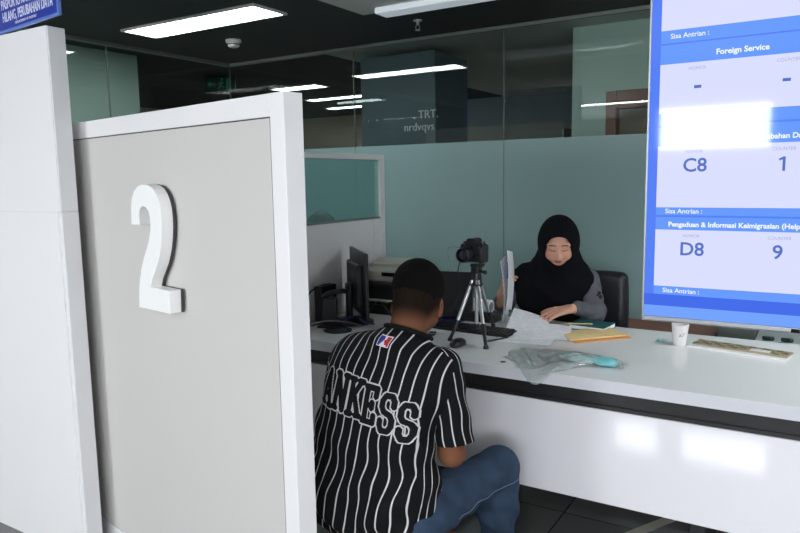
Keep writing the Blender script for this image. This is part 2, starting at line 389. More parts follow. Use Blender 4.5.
def solid(name, prims, res, m, parent=None, cuts=(), color=None, ufn=None, warp=None, org=None, keep=None, smooth_it=1):
    D, lo, ax = field(prims, res)
    G = np.meshgrid(*ax, indexing='ij')
    for pt, nn in cuts:                              # keeps the side the normal points away from
        nn = np.array(nn, float); nn /= np.linalg.norm(nn)
        D = np.maximum(D, ((G[0]-pt[0])*nn[0]+(G[1]-pt[1])*nn[1]+(G[2]-pt[2])*nn[2]).astype(np.float32))
    if warp: D = D+warp(G).astype(np.float32)
    v, f = surface(D, lo, res)
    me = bpy.data.meshes.new(name); o0 = np.array(org) if org is not None else np.zeros(3)
    me.from_pydata((v-o0).tolist(), [], f.tolist()); me.update()
    for _ in range(smooth_it):                       # one light relaxing pass
        bm = bmesh.new(); bm.from_mesh(me); bmesh.ops.smooth_vert(bm, verts=bm.verts, factor=.5, use_axis_x=True, use_axis_y=True, use_axis_z=True); bm.to_mesh(me); bm.free()
    me.materials.append(m); me.polygons.foreach_set('use_smooth', [True]*len(me.polygons))
    if color:
        a = me.color_attributes.new('Col', 'FLOAT_COLOR', 'POINT'); col = np.ones((len(v), 4)); col[:, :3] = color(v); a.data.foreach_set('color', col.ravel())
    if ufn:
        a = me.attributes.new('U', 'FLOAT', 'POINT'); a.data.foreach_set('value', ufn(v).astype(np.float32))
    me.update(); return link(name, me, parent, Vector(o0) if org is not None else Vector((0, 0, 0)))
def sst(x, a, b): t = np.clip((x-a)/(b-a), 0, 1); return t*t*(3-2*t)
def hand(w, d, n, th, s=1.0, curl=(.25, .3, .35, .4), spread=.12, thumb_out=.6, grip=1.0):
    """w wrist, d towards the fingers, n out of the back of the hand, th towards the thumb side."""
    w, d, n, th = [np.array(q, float) for q in (w, d, n, th)]
    d /= np.linalg.norm(d); n -= d*(n @ d); n /= np.linalg.norm(n); th -= d*(th @ d)+n*(th @ n); th /= np.linalg.norm(th)
    P = []
    L = [(.040, .024, .019), (.045, .028, .021), (.042, .026, .020), (.033, .020, .017)]
    pl = .085*s
    for i in range(4):
        o = (1.5-i)*.019*s; base = w+d*pl*(1.0 if i in (1, 2) else .96)+th*o
        P.append(cap(w+th*o*.55+d*.012, base, .0135*s, .0105*s, k=.012, flat=(n, 1.15)))
        a = 0; p = base; dd = d*math.cos(spread*(1.5-i)/1.5)+th*math.sin(spread*(1.5-i)/1.5)
        for j, l in enumerate(L[i]):
            a += curl[i]*(1, 1.1, .7)[j]*grip; q = p+(dd*math.cos(a)-n*math.sin(a))*l*s
            P.append(cap(p, q, (.0092-.0009*j)*s, (.0085-.0010*j)*s, k=.005)); p = q
    b0 = w+d*.018*s+th*.022*s-n*.006*s; b1 = b0+(d*.75+th*thumb_out-n*.25)*.040*s; b2 = b1+(d*.95+th*.15-n*.3)*.030*s; b3 = b2+(d*1.0-th*.05-n*.35)*.024*s
    P += [cap(b0, b1, .0145*s, .0115*s, k=.012), cap(b1, b2, .0108*s, .0095*s, k=.006), cap(b2, b3, .0095*s, .0075*s, k=.005)]
    return P

# ================================================================== ROOM SHELL
struct('floor', MB().b2(-8, 5.2, -4.3, 4.43, -.1, 0), M['floor'], 'dark grey glossy tiled floor of the service hall')
struct('ceiling', MB().b2(-8, 5.2, -4.3, 12.2, CEIL, CEIL+.1), M['ceiling'], 'matt black ceiling of the service hall')
wb = MB(); xs = [-8]+[v for ab in WINDOWS for v in ab[:2]]+[5.2]
for i in range(0, len(xs), 2): wb.b2(xs[i], xs[i+1], WIN_Y-.2, WIN_Y, 0, CEIL)
for a, b, z0 in WINDOWS: wb.b2(a, b, WIN_Y-.2, WIN_Y, 0, z0); wb.b2(a, b, WIN_Y-.2, WIN_Y, WIN_T, CEIL)
struct('wall_back', wb, M['wall_room'], 'window wall behind the viewer')
for i, (a, b, z0) in enumerate(WINDOWS):
    f = MB(); t = .04
    f.b2(a, a+t, WIN_Y-.08, WIN_Y-.03, z0, WIN_T).b2(b-t, b, WIN_Y-.08, WIN_Y-.03, z0, WIN_T)
    f.b2(a, b, WIN_Y-.08, WIN_Y-.03, z0, z0+t).b2(a, b, WIN_Y-.08, WIN_Y-.03, WIN_T-t, WIN_T)
    struct('window_%d' % (i+3), f, M['alu'], 'daylight window in the wall behind the viewer')
struct('wall_right', MB().b2(5, 5.2, -4, 12, 0, CEIL), M['wall_room'])
struct('wall_far', MB().b2(-8, 5, 12, 12.2, 0, CEIL), M['wall_brown'])
struct('wall_left', MB().b2(-8.0, -7.85, -4, 12, 0, CEIL), M['wall_pale'])
struct('wall_front', MB().b2(-7.85, -4.46, WIN_Y, WIN_Y+.1, 0, CEIL), M['wall_room'])
# glass wall behind the counter (window_1) and the left one (window_2)
GY = 4.42; GX = -4.43; FZ = 1.748
def glass_wall(name, panes, label, along='x'):
    root = empty(name, ((panes[0][0]+panes[-1][1])/2, GY, 0) if along == 'x' else (GX, (panes[0][0]+panes[-1][1])/2, 0), label, 'glass wall'); root['kind'] = 'structure'
    for a, b in panes:
        if along == 'x':
            MB().b2(a+.002, b-.002, GY, GY+.010, FZ, CEIL-.03).build('pane', M['glass'], root)
            MB().b2(a+.002, b-.002, GY, GY+.010, .04, FZ).build('frosted_pane', M['frost'], root)
            MB().b2(b-.002, b+.002, GY-.002, GY+.012, .04, CEIL-.03).build('joint', M['shelf_grey'], root)
        else:
            MB().b2(GX-.010, GX, a+.002, b-.002, FZ, CEIL-.03).build('pane', M['glass'], root)
            MB().b2(GX-.010, GX, a+.002, b-.002, .04, FZ).build('frosted_pane', M['frost'], root)
            MB().b2(GX-.012, GX+.002, b-.002, b+.002, .04, CEIL-.03).build('joint', M['shelf_grey'], root)
    a, b = panes[0][0], panes[-1][1]
    for z0, z1 in ((0, .04), (CEIL-.022, CEIL)):
        (MB().b2(a, b, GY-.015, GY+.025, z0, z1) if along == 'x' else MB().b2(GX-.03, GX+.015, a, b, z0, z1)).build('rail', M['shelf_grey'], root)
glass_wall('window_1', [(GX, -3.13), (-3.13, -1.892), (-1.892, -.65), (-.65, .6), (.6, 1.85), (1.85, 3.1), (3.1, 5)], 'glass wall with a frosted lower band behind the counter')
glass_wall('window_2', [(-3.9, -2.7), (-2.7, -1.5), (-1.5, -.3), (-.3, .9), (.9, 2.1), (2.1, 3.22), (3.22, GY)], 'glass side wall left of the booth, meeting the long glass wall', 'y')

# ---- rooms beyond the glass
struct('wall_pillar_left', MB().b2(-5.25, -4.72, 2.5, 3.70, 0, CEIL), M['pillar_pale'], 'pale green pillar right behind the glass side wall, above the numbered board')
struct('floor_beyond', MB().b2(-8, 5.2, 4.431, 12.2, -.1, 0), mat('bounce_floor', (.5, .49, .45, 1), .4), 'unseen floor of the office beyond the glass, made pale to bounce light up')  # never in view; pale so that lamp light bounces up to the ceiling
struct('ceiling_beyond_haze', MB().b2(-3.45, 4.99, 4.46, 11.99, CEIL-.012, CEIL-.001), M['ceil_grey'], 'grey ceiling sheet beyond the glass, standing in for reflection and haze')  # grey put into this sheet imitates reflections and haze in the glass
t = MB().b2(-3.19, -2.52, 4.60, 5.15, 0, CEIL-.06, bev=.004); struct('wall_pillar_slate', t, M['pillar_dark'], 'dark slate blue square pillar behind the glass wall')
struct('wall_beyond_tan', MB().b2(-7.8, -4.2, 9.0, 9.1, 0, CEIL), M['wall_brown'], 'tan wall of the room behind the glass, on the left')
struct('wall_beyond_grey', MB().b2(-4.19, -2.6, 8.2, 8.3, 0, CEIL), M['wall_dark'], 'dim grey wall of the room behind the glass')
# lettering on the slate pillar
lt = MB()
text_mb(lt, '. TRT.', .085, upright(-2.60, 4.597, 1.975, 0), ext=.003, align='CENTER')
text_mb(lt, 'nrdvqvs', .085, upright(-2.66, 4.597, 1.885, 0), ext=.003, align='CENTER')
tag(lt.build('pillar_lettering', M['letter']), 'two rows of small pale letters on the slate pillar behind the glass', 'lettering')
# doorway in brown wood in the pale wall close behind the glass
d = empty('doorway_frame', (-.9, 4.75, 0), 'brown wooden door frame beyond the glass, at the left edge of the hanging screen', 'door frame')
MB().b2(-1.284, -1.215, 4.70, 4.80, 0, 2.05, bev=.004).build('jamb', M['wood_red'], d); MB().b2(-.45, -.38, 4.70, 4.80, 0, 2.05, bev=.004).build('jamb', M['wood_red'], d)
MB().b2(-1.215, -.45, 4.70, 4.80, 1.935, 2.05, bev=.004).build('lintel', M['wood_red'], d)
struct('wall_beyond_pale', MB().b2(-1.515, -1.285, 4.71, 4.79, 0, CEIL).b2(-.378, 4.9, 4.71, 4.79, 0, CEIL).b2(-1.285, -.378, 4.71, 4.79, 2.052, CEIL), M['pillar_pale'], 'pale green wall around the brown doorway beyond the glass')
struct('wall_beyond_beige', MB().b2(-1.8, .3, 6.0, 6.06, 0, CEIL), M['wall_brown'], 'beige wall seen through the brown doorway beyond the glass')
# exit sign behind the corner of the glass
ex = empty('exit_sign', (-5.05, 4.9, 2.36), 'dim green emergency exit sign behind the corner of the glass walls', 'exit sign')
MB().box((-5.05, 4.9, 2.43), (.30, .03, .15), rz=.5, bev=.003).build('housing', M['exit_dark'], ex)
XT = upright(-5.05+.5*.019, 4.9-.019, 2.43, .5); sg = MB()
sg.add([XT @ Vector(p) for p in ((-.12, .0, 0), (-.085, .03, 0), (-.085, .01, 0), (-.04, .01, 0), (-.04, -.01, 0), (-.085, -.01, 0), (-.085, -.03, 0))], [(0, 1, 2, 3, 4, 5, 6)])
for a, b, r in (((.02, .02), (.01, -.01), .012), ((.01, -.01), (-.012, -.045), .007), ((.01, -.01), (.04, -.03), .007), ((.02, .02), (-.005, .005), .006), ((.02, .02), (.042, .01), .006)):
    sg.cyl(XT @ Vector((*a, 0)), XT @ Vector((*b, 0)), r, n=8)
sg.sph(XT @ Vector((.025, .045, 0)), .012, n=10)
sg.add([XT @ Vector(p) for p in ((.065, -.05, 0), (.105, -.05, 0), (.105, .05, 0), (.065, .05, 0))], [(0, 1, 2, 3)])
sg.build('pictogram', M['exit_green'], ex)
# dark flat cabinet seen through the glass and a lit cubicle
tag(MB().b2(-2.62, -2.3, 6.9, 7.3, 0, 1.98, bev=.006).build('tall_cabinet', M['wall_dark']), 'tall dark cabinet in the office behind the glass wall', 'cabinet')
tag(MB().b2(-5.15, -4.3, 8.3, 8.7, 0, 1.92, bev=.006).build('wooden_cabinet', M['wood_dark']), 'brown wooden cabinet far behind the glass, above the small partition', 'cabinet')

# ---- ceiling fittings
def lamp(x0, x1, y0, y1, label, m='lamp', z=CEIL, group=None):
    r = empty('ceiling_light', ((x0+x1)/2, (y0+y1)/2, z), label, 'ceiling light', group); t = .018
    f = MB().b2(x0, x1, y0, y0+t, z-.014, z).b2(x0, x1, y1-t, y1, z-.014, z).b2(x0, x0+t, y0+t, y1-t, z-.014, z).b2(x1-t, x1, y0+t, y1-t, z-.014, z)
    f.build('frame', M['lamp_frame'], r); MB().b2(x0+t, x1-t, y0+t, y1-t, z-.008, z-.001).build('diffuser', M[m], r); return r
lamp(-4.00, -2.82, 3.02, 3.31, 'long bright recessed ceiling light above the numbered booth')
G1 = 'lit panels in the ceiling beyond the glass'
lamp(-5.25, -4.6, 5.80, 6.06, 'small ceiling light beyond the glass, just right of the booth board top', 'lamp_dim')
lamp(-5.62, -4.55, 6.84, 7.05, 'middle ceiling light of the three beyond the glass left of the pillar', 'lamp_dim')
lamp(-6.05, -4.75, 7.80, 8.02, 'lowest and farthest ceiling light beyond the glass left of the pillar', 'lamp_dim')
lamp(-2.97, -2.56, 7.55, 7.8, 'short ceiling light beyond the glass right of the slate pillar', 'lamp_dim')
lamp(-3.6, -2.8, 10.3, 10.6, 'thin far ceiling light beyond the glass, beside the brown doorway', 'lamp_dim')
for x, y in ((-.3, 5.3), (-.3, 7.0), (.2, 9.0)):  # added lamps out of view, to brighten the office behind the glass
    lamp(x, x+1.2, y, y+.29, 'unseen ceiling light added to brighten the office beyond the glass', 'lamp_dim', group='ceiling lights added to brighten the office beyond the glass')
lamp(-6.0, -4.8, 1.3, 1.6, 'unseen ceiling light added to brighten the space beyond the glass side wall', 'lamp_dim')  # added lamp out of view, lights what stands behind the side glass
for x, y in ((-3.2, -1.2), (-.6, -1.2), (2.0, -1.2), (.35, .9), (2.6, .9), (.25, 2.97), (2.6, 2.97)):  # added lamps out of view, raising the ambient light over counter and hall
    lamp(x, x+1.2, y, y+.29, 'unseen recessed ceiling light added for ambient light in the hall', group='ceiling lights added for ambient light in the hall')
tr = empty('ceiling_tray', (-1.8, 3.2, CEIL), 'grey raised ceiling tray at the top edge, holding a white batten with a faint added glow', 'ceiling tray')
MB().b2(-2.44, -1.1, 2.9, 3.56, CEIL-.02, CEIL, bev=.004).build('tray', M['ceil_grey'], tr)
MB().b2(-2.28, -1.2, 3.44, 3.57, CEIL-.055, CEIL-.02, bev=.008).build('batten', M['batten'], tr)
sd = empty('smoke_detector', (-3.66, 3.70, CEIL), 'small round off-white smoke detector on the black ceiling', 'smoke detector')
MB().lathe([(.055, 0), (.055, -.018), (.05, -.022)], (-3.66, 3.70, CEIL), axis=(0, 0, 1)).build('base', M['smoke'], sd, True)
MB().lathe([(.042, -.022), (.040, -.045), (.028, -.052), (.005, -.054)], (-3.66, 3.70, CEIL)).build('sensor_head', M['smoke'], sd, True)
MB().lathe([(.0425, -.030), (.0425, -.036)], (-3.66, 3.70, CEIL)).build('vent_slot', M['black'], sd)
sp = empty('fire_sprinkler', (-2.28, 3.94, CEIL), 'small metal fire sprinkler head under the black ceiling', 'sprinkler')
MB().lathe([(.03, 0), (.028, -.006), (.01, -.01), (.009, -.03)], (-2.28, 3.94, CEIL)).build('escutcheon', M['alu'], sp, True)
MB().tube([(-2.29, 3.94, 2.47), (-2.295, 3.94, 2.455), (-2.285, 3.94, 2.44)], .002).tube([(-2.27, 3.94, 2.47), (-2.265, 3.94, 2.455), (-2.275, 3.94, 2.44)], .002).build('yoke', M['alu'], sp)
MB().lathe([(.018, 0), (.018, .003)], (-2.28, 3.94, 2.436), n=12).build('deflector', M['alu'], sp)

# ================================================================== BOOTH BOARDS ON THE LEFT
# plain tall end board
pb = empty('booth_end_board', (-3.2, 1.56, 0), 'plain white tall board at the left edge, in front of the numbered board', 'partition')
A = math.atan2(-.010, .28)
MB().b2(-4.1, -2.440, 1.527, 1.600, 1.3955, 2.072, bev=.001).build('upper_panel', M['white_paint'], pb)
MB().b2(-4.1, -2.457, 1.527, 1.600, .0, 1.395, bev=.001).build('lower_panel', M['white_paint'], pb)
MB().b2(-2.440, -2.4355, 1.531, 1.598, 1.399, 2.069).b2(-2.457, -2.4355, 1.531, 1.598, 0, 1.395).build('end_cap', M['white_lam'], pb)
# sign on the board top
sn = empty('notice_sign', (-2.70, 1.51, 2.076), 'blue notice sign with pale capital letters standing on the tall white board', 'sign')
SR = math.atan2(1.342-1.394, -2.063+2.502); ux = Vector((math.cos(SR), math.sin(SR), 0))
p0 = Vector((-2.269, 1.477, 2.076)); cen = p0-ux*.66
ST = Matrix.Translation(cen+Vector((0, 0, .187))) @ Matrix.Rotation(SR, 4, 'Z') @ Matrix.Scale(1.1, 4)
MB().box((0, 0, 0), (1.2, .012, .34), bev=.002, T=ST).build('panel', M['sign_edge'], sn)
MB().box((0, -.0065, 0), (1.185, .002, .325), T=ST).build('face', M['sign_blue'], sn)
st = MB(); TT = ST @ Matrix.Translation((0, -.008, 0)) @ Matrix.Rotation(PI/2, 4, 'X')
text_mb(st, 'PENGGANTIAN', .045, TT @ Matrix.Translation((.575, -.037, 0)), align='RIGHT', off=.0006, sx=.70)
text_mb(st, 'PASPOR R.I KARENA RUSAK,', .045, TT @ Matrix.Translation((.580, -.083, 0)), align='RIGHT', off=.0006, sx=.66)
text_mb(st, 'HILANG, PERUBAHAN DATA', .045, TT @ Matrix.Translation((.572, -.124, 0)), align='RIGHT', off=.0006, sx=.63)
text_mb(st, 'REPLACEMENT OF PASSPORT', .012, TT @ Matrix.Translation((.46, -.151, 0)), align='RIGHT')
st.build('lettering', M['sign_text'], sn)
# numbered board: front face runs (-2.56,1.667)->(-1.24,1.427) at z 1.735
bA = Vector((-2.559, 1.667, 0)); bB = Vector((-1.240, 1.427, 0)); bd = (bB-bA); bl = bd.length; br_ = math.atan2(bd.y, bd.x)
BT = Matrix.Translation(bB) @ Matrix.Rotation(br_, 4, 'Z')      # local: x<0 leftwards along the board, +y is behind
nb = empty('numbered_board', bB-bd*.5, 'white framed grey board carrying the raised white numeral 2', 'partition')
HT = 1.735; W = -2.0
fr = MB(); fr.b2(-.062, 0, 0, .066, 0, HT, bev=.002, T=BT).b2(W, W+.06, 0, .066, 0, HT, bev=.002, T=BT).b2(W+.06, -.062, 0, .066, HT-.062, HT, bev=.002, T=BT).b2(W+.06, -.062, 0, .066, 0, .1, bev=.002, T=BT)
fr.build('frame', M['white_paint'], nb)
MB().b2(W+.063, -.065, .004, .06, .103, HT-.065, T=BT).build('infill_panel', M['panel_grey'], nb)
g = MB().b2(-.0655, -.0615, .002, .01, .1, HT-.061, T=BT).b2(W+.06, -.0615, .002, .01, HT-.0655, HT-.0615, T=BT); g.build('groove', M['groove'], nb)
# numeral 2 : outline in a unit box, x 0..1 , z 0..1 (taken along the stroke)
def two_outline():
    P = [(42, 178), (45, 120), (52, 88), (66, 64), (85, 49), (104, 43), (122, 43), (142, 47), (160, 58), (173, 75), (183, 98), (189, 125), (191, 155), (190, 190), (186, 225), (179, 258), (170, 288), (158, 316), (143, 342), (128, 366), (119, 393),
         (208, 403), (205, 482), (55, 465), (57, 430), (60, 400), (67, 366), (78, 330), (93, 294), (110, 262), (124, 232), (133, 202), (137, 176), (136, 150), (130, 131), (120, 119), (107, 115), (95, 119), (88, 128), (85, 143), (85, 178)]
    o = []
    for x, y in P: bot = 463+.115*(x-42); o.append(((x-42)/166, (bot-y)/(bot-43)))
    return o
nm = MB(); poly = two_outline(); nw, nh = .226, .418
xl = -.778; zb = 1.076
NT = BT @ Matrix.Translation((xl, -.004, zb)) @ Matrix.Rotation(PI/2, 4, 'X')
bmn = bmesh.new(); vs = [bmn.verts.new((x*nw, y*nh, 0)) for x, y in poly]; fc = bmn.faces.new(vs)
ext = bmesh.ops.extrude_face_region(bmn, geom=[fc]); bmesh.ops.translate(bmn, vec=(0, 0, .040), verts=[e for e in ext['geom'] if isinstance(e, bmesh.types.BMVert)])
bmesh.ops.triangulate(bmn, faces=[f for f in bmn.faces if len(f.verts) > 4])
nm.bm(bmn, 0, NT @ Matrix.Translation((0, 0, .008))); nm.build('numeral', M['numeral'], nb)
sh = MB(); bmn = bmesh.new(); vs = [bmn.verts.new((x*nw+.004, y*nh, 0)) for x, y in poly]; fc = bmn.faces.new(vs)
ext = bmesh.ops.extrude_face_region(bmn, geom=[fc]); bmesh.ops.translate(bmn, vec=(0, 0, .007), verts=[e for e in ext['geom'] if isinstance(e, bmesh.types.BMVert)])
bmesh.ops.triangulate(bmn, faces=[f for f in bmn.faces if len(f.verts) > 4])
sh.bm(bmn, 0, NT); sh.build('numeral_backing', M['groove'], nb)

# ================================================================== COUNTER DESK
DY0, DY1, DX0, DX1 = 2.48, 3.42, -2.345, .9
dk = empty('service_counter', (-.9, 2.95, 0), 'long white laminate service counter with a black strip under its top', 'counter')
MB().b2(DX0, DX1, DY0+.002, DY1, .704, .75, bev=.0015).build('worktop', M['desk_top'], dk)
MB().b2(DX0, DX1, DY0, DY0+.0025, .704, .749).build('edge_band', M['desk_edge'], dk)
MB().b2(DX0, DX1, DY0+.022, DY0+.05, .64, .704).b2(DX0, DX1, DY0+.012, DY0+.03, .633, .650).build('black_strip', M['black_strip'], dk)
MB().b2(DX0, DX1, DY0+.004, DY0+.028, .272, .636, bev=.0015).build('modesty_panel', M['white_gloss'], dk)
for x in (-2.28, -1.35, -.33, .8):
    MB().b2(x-.025, x+.025, DY0+.04, DY0+.09, .0, .64, bev=.002).b2(x-.025, x+.025, DY1-.1, DY1-.05, 0, .70, bev=.002).b2(x-.025, x+.025, DY0+.09, DY1-.1, .04, .08).build('leg_frame', M['black_strip'], dk)
MB().cyl((-1.02, 2.55, .245), (-1.02, 2.55, .272), .004).build('cable_clip', M['label_white'], dk)
pdx = empty('desk_pedestal', (-.2, 3.25, 0), 'pale grey drawer pedestal standing on the floor under the counter', 'pedestal')
MB().b2(-.62, .35, 3.06, 3.38, .05, .60, bev=.003).build('body', M['counter_grey'], pdx); MB().b2(-.60, .33, 3.08, 3.36, 0, .05).build('plinth', M['black_strip'], pdx)
# cream tape on the floor under the counter
tp = MB(); a = Vector((-.628, 2.60, .001)); b = Vector((-.455, 3.02, .001))
a = Vector((-.66, 2.75, .0)); b = Vector((-.50, 3.055, .0)); dv = (b-a).normalized(); nn = Vector((-dv.y, dv.x, 0))*.024; a -= dv*.5
tp.add([a-nn, b-nn, b+nn, a+nn, a-nn+Vector((0, 0, .0012)), b-nn+Vector((0, 0, .0012)), b+nn+Vector((0, 0, .0012)), a+nn+Vector((0, 0, .0012))], [(0, 3, 2, 1), (4, 5, 6, 7), (0, 1, 5, 4), (1, 2, 6, 5), (2, 3, 7, 6), (3, 0, 4, 7)])
tag(tp.build('floor_tape', M['tape']), 'strip of cream tape on the dark floor under the counter', 'tape')

# divider standing at the left end of the counter, towards the glass
dv_ = empty('counter_divider', (-2.32, 3.0, .75), 'white framed divider with frosted teal glass on the far left of the counter', 'partition')
f = MB(); X0, X1 = -2.34, -2.30; zT = 1.643
f.b2(X0, X1, 3.50, 3.548, .0, zT, bev=.002).b2(X0, X1, 2.50, 2.54, .752, zT, bev=.002).b2(X0, X1, 2.54, 3.50, zT-.030, zT, bev=.002)
f.build('frame', M['white_paint'], dv_)
MB().b2(X0+.006, X1-.006, 2.54, 3.50, 1.262, 1.274).build('sill', M['alu_dull'], dv_)
MB().b2(X0+.016, X1-.016, 2.54, 3.50, 1.274, zT-.030).build('frosted_glass', M['frost2'], dv_)
MB().b2(X0+.004, X1-.004, 2.54, 3.415, .752, 1.262).b2(X0+.004, X1-.004, 3.425, 3.50, .1, 1.262).build('lower_panel', M['white_paint'], dv_)
# chair top beyond the divider
bc = empty('rear_chair', (-2.95, 3.6, 0), 'dark chair whose rounded top shows through the frosted divider glass', 'chair')
MB().sph((-2.80, 3.55, 1.07), (.17, .05, .23), n=24).build('backrest', M['black_leather'], bc, True)
MB().box((-2.85, 3.36, .48), (.46, .46, .09), bev=.03).build('seat', M['black_leather'], bc)
MB().cyl((-2.85, 3.38, .08), (-2.85, 3.38, .45), .03).build('column', M['black'], bc)
MB().tube([(-2.85, 3.5, .46), (-2.83, 3.62, .6), (-2.82, 3.6, 1.1)], .02).build('back_support', M['black'], bc)
for k in range(5):
    a = k*2*PI/5; MB().tube([(-2.85, 3.38, .09), (-2.85+.15*math.cos(a), 3.38+.15*math.sin(a), .075), (-2.85+.28*math.cos(a), 3.38+.28*math.sin(a), .04)], .018).sph((-2.85+.28*math.cos(a), 3.38+.28*math.sin(a), .026), .026, n=10).build('foot', M['black'], bc)

# brown cupboard and counter pieces behind the desk
lc = empty('low_cupboard', (-.85, 4.25, 0), 'low brown wooden cupboard against the frosted glass behind the counter', 'cupboard')
MB().b2(-1.3, -.50, 4.12, 4.39, 0, .575, bev=.003).build('body', M['wood_red'], lc); MB().b2(-1.32, -.49, 4.10, 4.40, .575, .60, bev=.003).build('top_board', M['wood_red'], lc)
MB().b2(-.92, -.915, 4.117, 4.12, .05, .56).build('door_gap', M['groove'], lc)
gl = empty('grey_cabinet', (-.37, 4.2, 0), 'grey-green low cabinet right of the brown cupboard, behind the counter', 'cabinet')
MB().b2(-.475, -.29, 4.08, 4.35, 0, .66, bev=.003).build('body', M['shelf_grey'], gl); MB().b2(-.47, -.295, 4.075, 4.08, .3, .303).build('door_gap', M['groove'], gl)
sc2 = empty('side_counter', (.1, 4.0, 0), 'pale grey side counter under the hanging screen, behind the main counter', 'counter')
MB().b2(-.285, .9, 3.75, 4.3, .60, .625, bev=.003).build('top', M['counter_grey'], sc2); MB().b2(-.27, .88, 3.78, 4.28, 0, .60, bev=.003).build('body', M['counter_grey'], sc2)
for x, lab in ((-.215, 'left one of two dark green staplers on the side counter'), (-.13, 'right one of two dark green staplers on the side counter')):
    st_ = empty('stapler', (x, 3.9, .625), lab, 'stapler'); R0 = Matrix.Translation((x, 3.9, .626)) @ Matrix.Rotation(.5, 4, 'Z')
    MB().box((0, 0, .008), (.03, .10, .012), bev=.003, T=R0).build('base', M['dark_green'], st_)
    MB().box((0, .005, .034), (.026, .09, .022), bev=.008, rx=-.18, T=R0).build('arm', M['dark_green'], st_)

# ================================================================== HANGING SCREEN
tv = empty('queue_display', (.2, 1.53, 1.18), 'large hanging queue display screen with blue and white number cards', 'screen')
TX0, TX1, TZ0, TZ1 = -.323, .62, 1.192, 2.36; TYF = 1.5
MB().b2(TX0+.004, TX1-.004, TYF+.006, TYF+.045, TZ0+.006, TZ1-.004, bev=.006).build('rear_shell', M['black'], tv)
f = MB().b2(TX0, TX0+.003, TYF-.002, TYF+.012, TZ0, TZ1).b2(TX1-.006, TX1, TYF-.002, TYF+.012, TZ0, TZ1).b2(TX0, TX1, TYF-.002, TYF+.012, TZ1-.006, TZ1)
f.build('bezel', M['alu_dull'], tv)
MB().b2(TX0, TX1, TYF-.004, TYF+.014, TZ0, TZ0+.011, bev=.003).build('bottom_bezel', M['alu_dull'], tv)
s = MB(); s.b2(TX0+.003, TX1-.006, TYF+.001, TYF+.006, TZ0+.011, TZ1-.006, mi=0)
yy = TYF
def rect(x0, x1, z0, z1, mi, lift): s.b2(x0, x1, yy+.0008-lift*.0004, yy+.0012-lift*.0004, z0, z1, mi=mi)
rect(TX0+.003, TX1-.006, 1.203, 1.226, 1, 1)          # pale footer band
rect(TX0+.003, TX1-.006, 1.226, 1.250, 3, 1)          # deep blue band
cl, cr = -.301, .60
def one_glyph(m_, x, z):
    T_ = upright(x, TYF-.0012, z); m_.prism([(.0005, -.0135), (.0052, -.0135), (.0052, .0135), (.0015, .0135), (-.0060, .0095), (-.0050, .0058), (.0005, .0082)], -.0002, .0002, T=T_, mi=6)
rowz = [2.065, 1.742, 1.5795, 1.404]
rows = [('', '-', '-', 2.07, 2.045, 1.785, 1.760), ('Foreign Service', '-', '-', 1.757, 1.719, 1.622, 1.598),
        ('Paspor Hilang, Rusak & Perubahan Data', 'C8', '1', 1.594, 1.556, 1.432, 1.416), ('Pengaduan & Informasi Keimigrasian (Helpdesk)', 'D8', '9', 1.412, 1.386, 1.268, 1.2505)]
for title, n1, n2, zh1, zh0, zc0, zf0 in rows:
    rect(cl, cr, zh0, zh1, 4, 2); rect(cl, cr, zc0, zh0, 2, 2); rect(cl, cr, zf0, zc0, 4, 2)
    T_ = lambda x, z: upright(x, yy-.0012, z)
    if title.startswith('Foreign'): text_mb(s, title, .0148, T_(-.152, (zh0+zh1)/2-.004), 5, off=.0004)
    elif title.startswith('Paspor'): text_mb(s, title, .0138, T_(-.145, (zh0+zh1)/2-.007), 5, off=.0004)
    elif title.startswith('Peng'): text_mb(s, title, .0138, T_(-.276, (zh0+zh1)/2-.002), 5, off=.0004, align='LEFT')
    elif title: text_mb(s, title, .024, T_(-.15, (zh0+zh1)/2), 5, off=.0004)
    text_mb(s, 'Sisa Antrian :', .0135, T_(-.283, (zc0+zf0)/2), 5, off=.0001, align='LEFT')
    text_mb(s, 'NOMOR', .0085, T_(-.231, zh0-.012), 7); text_mb(s, 'COUNTER', .0085, T_(-.073, zh0-.012), 7)
    zc = zh0-.040 if n1 != '-' else zh0-.044
    text_mb(s, n1, .038 if n1 != '-' else .05, T_(-.229, zc), 6, off=.0006); (one_glyph(s, -.075, zc) if n2 == '1' else text_mb(s, n2, .038 if n2 != '-' else .05, T_(-.075, zc), 6, off=.0006))
s.build('screen', [S_BLUE, S_BLUE2, S_CARD, S_DEEP, S_HEAD, S_TXT, S_NUM, S_SMALL], tv)
MB().b2(.05, .25, TYF+.045, TYF+.07, 1.6, 2.0, bev=.003).cyl((.15, TYF+.09, 1.7), (.15, TYF+.09, CEIL), .025).b2(.07, .23, TYF+.06, TYF+.11, 1.68, 1.72).build('ceiling_bracket', M['black'], tv)
mk = MB().b2(-.045, -.03, TYF-.0065, TYF-.004, 1.194, 1.201); mk.build('sensor_window', M['black_gloss'], tv)

# ================================================================== MAN IN THE PINSTRIPE JERSEY
man = empty('person', (-1.18, 1.86, 0), 'person with short dark hair in a black pinstripe jersey and jeans, seated with back turned', 'person')
# wooden stool under him
stl = empty('wooden_stool', (-1.17, 1.80, 0), 'low orange-brown wooden stool under the person in the pinstripe jersey', 'stool')
MB().box((-1.17, 1.80, .275), (.40, .38, .035), bev=.008).build('seat', M['wood_orange'], stl)
for sx in (-1, 1):
    for sy in (-1, 1): MB().cyl((-1.17+sx*.165, 1.80+sy*.155, 0), (-1.17+sx*.15, 1.80+sy*.14, .26), .017, .02).build('leg', M['wood_orange'], stl)
for sy in (-1, 1): MB().cyl((-1.325, 1.80+sy*.145, .12), (-1.015, 1.80+sy*.145, .12), .011).build('stretcher', M['wood_orange'], stl)

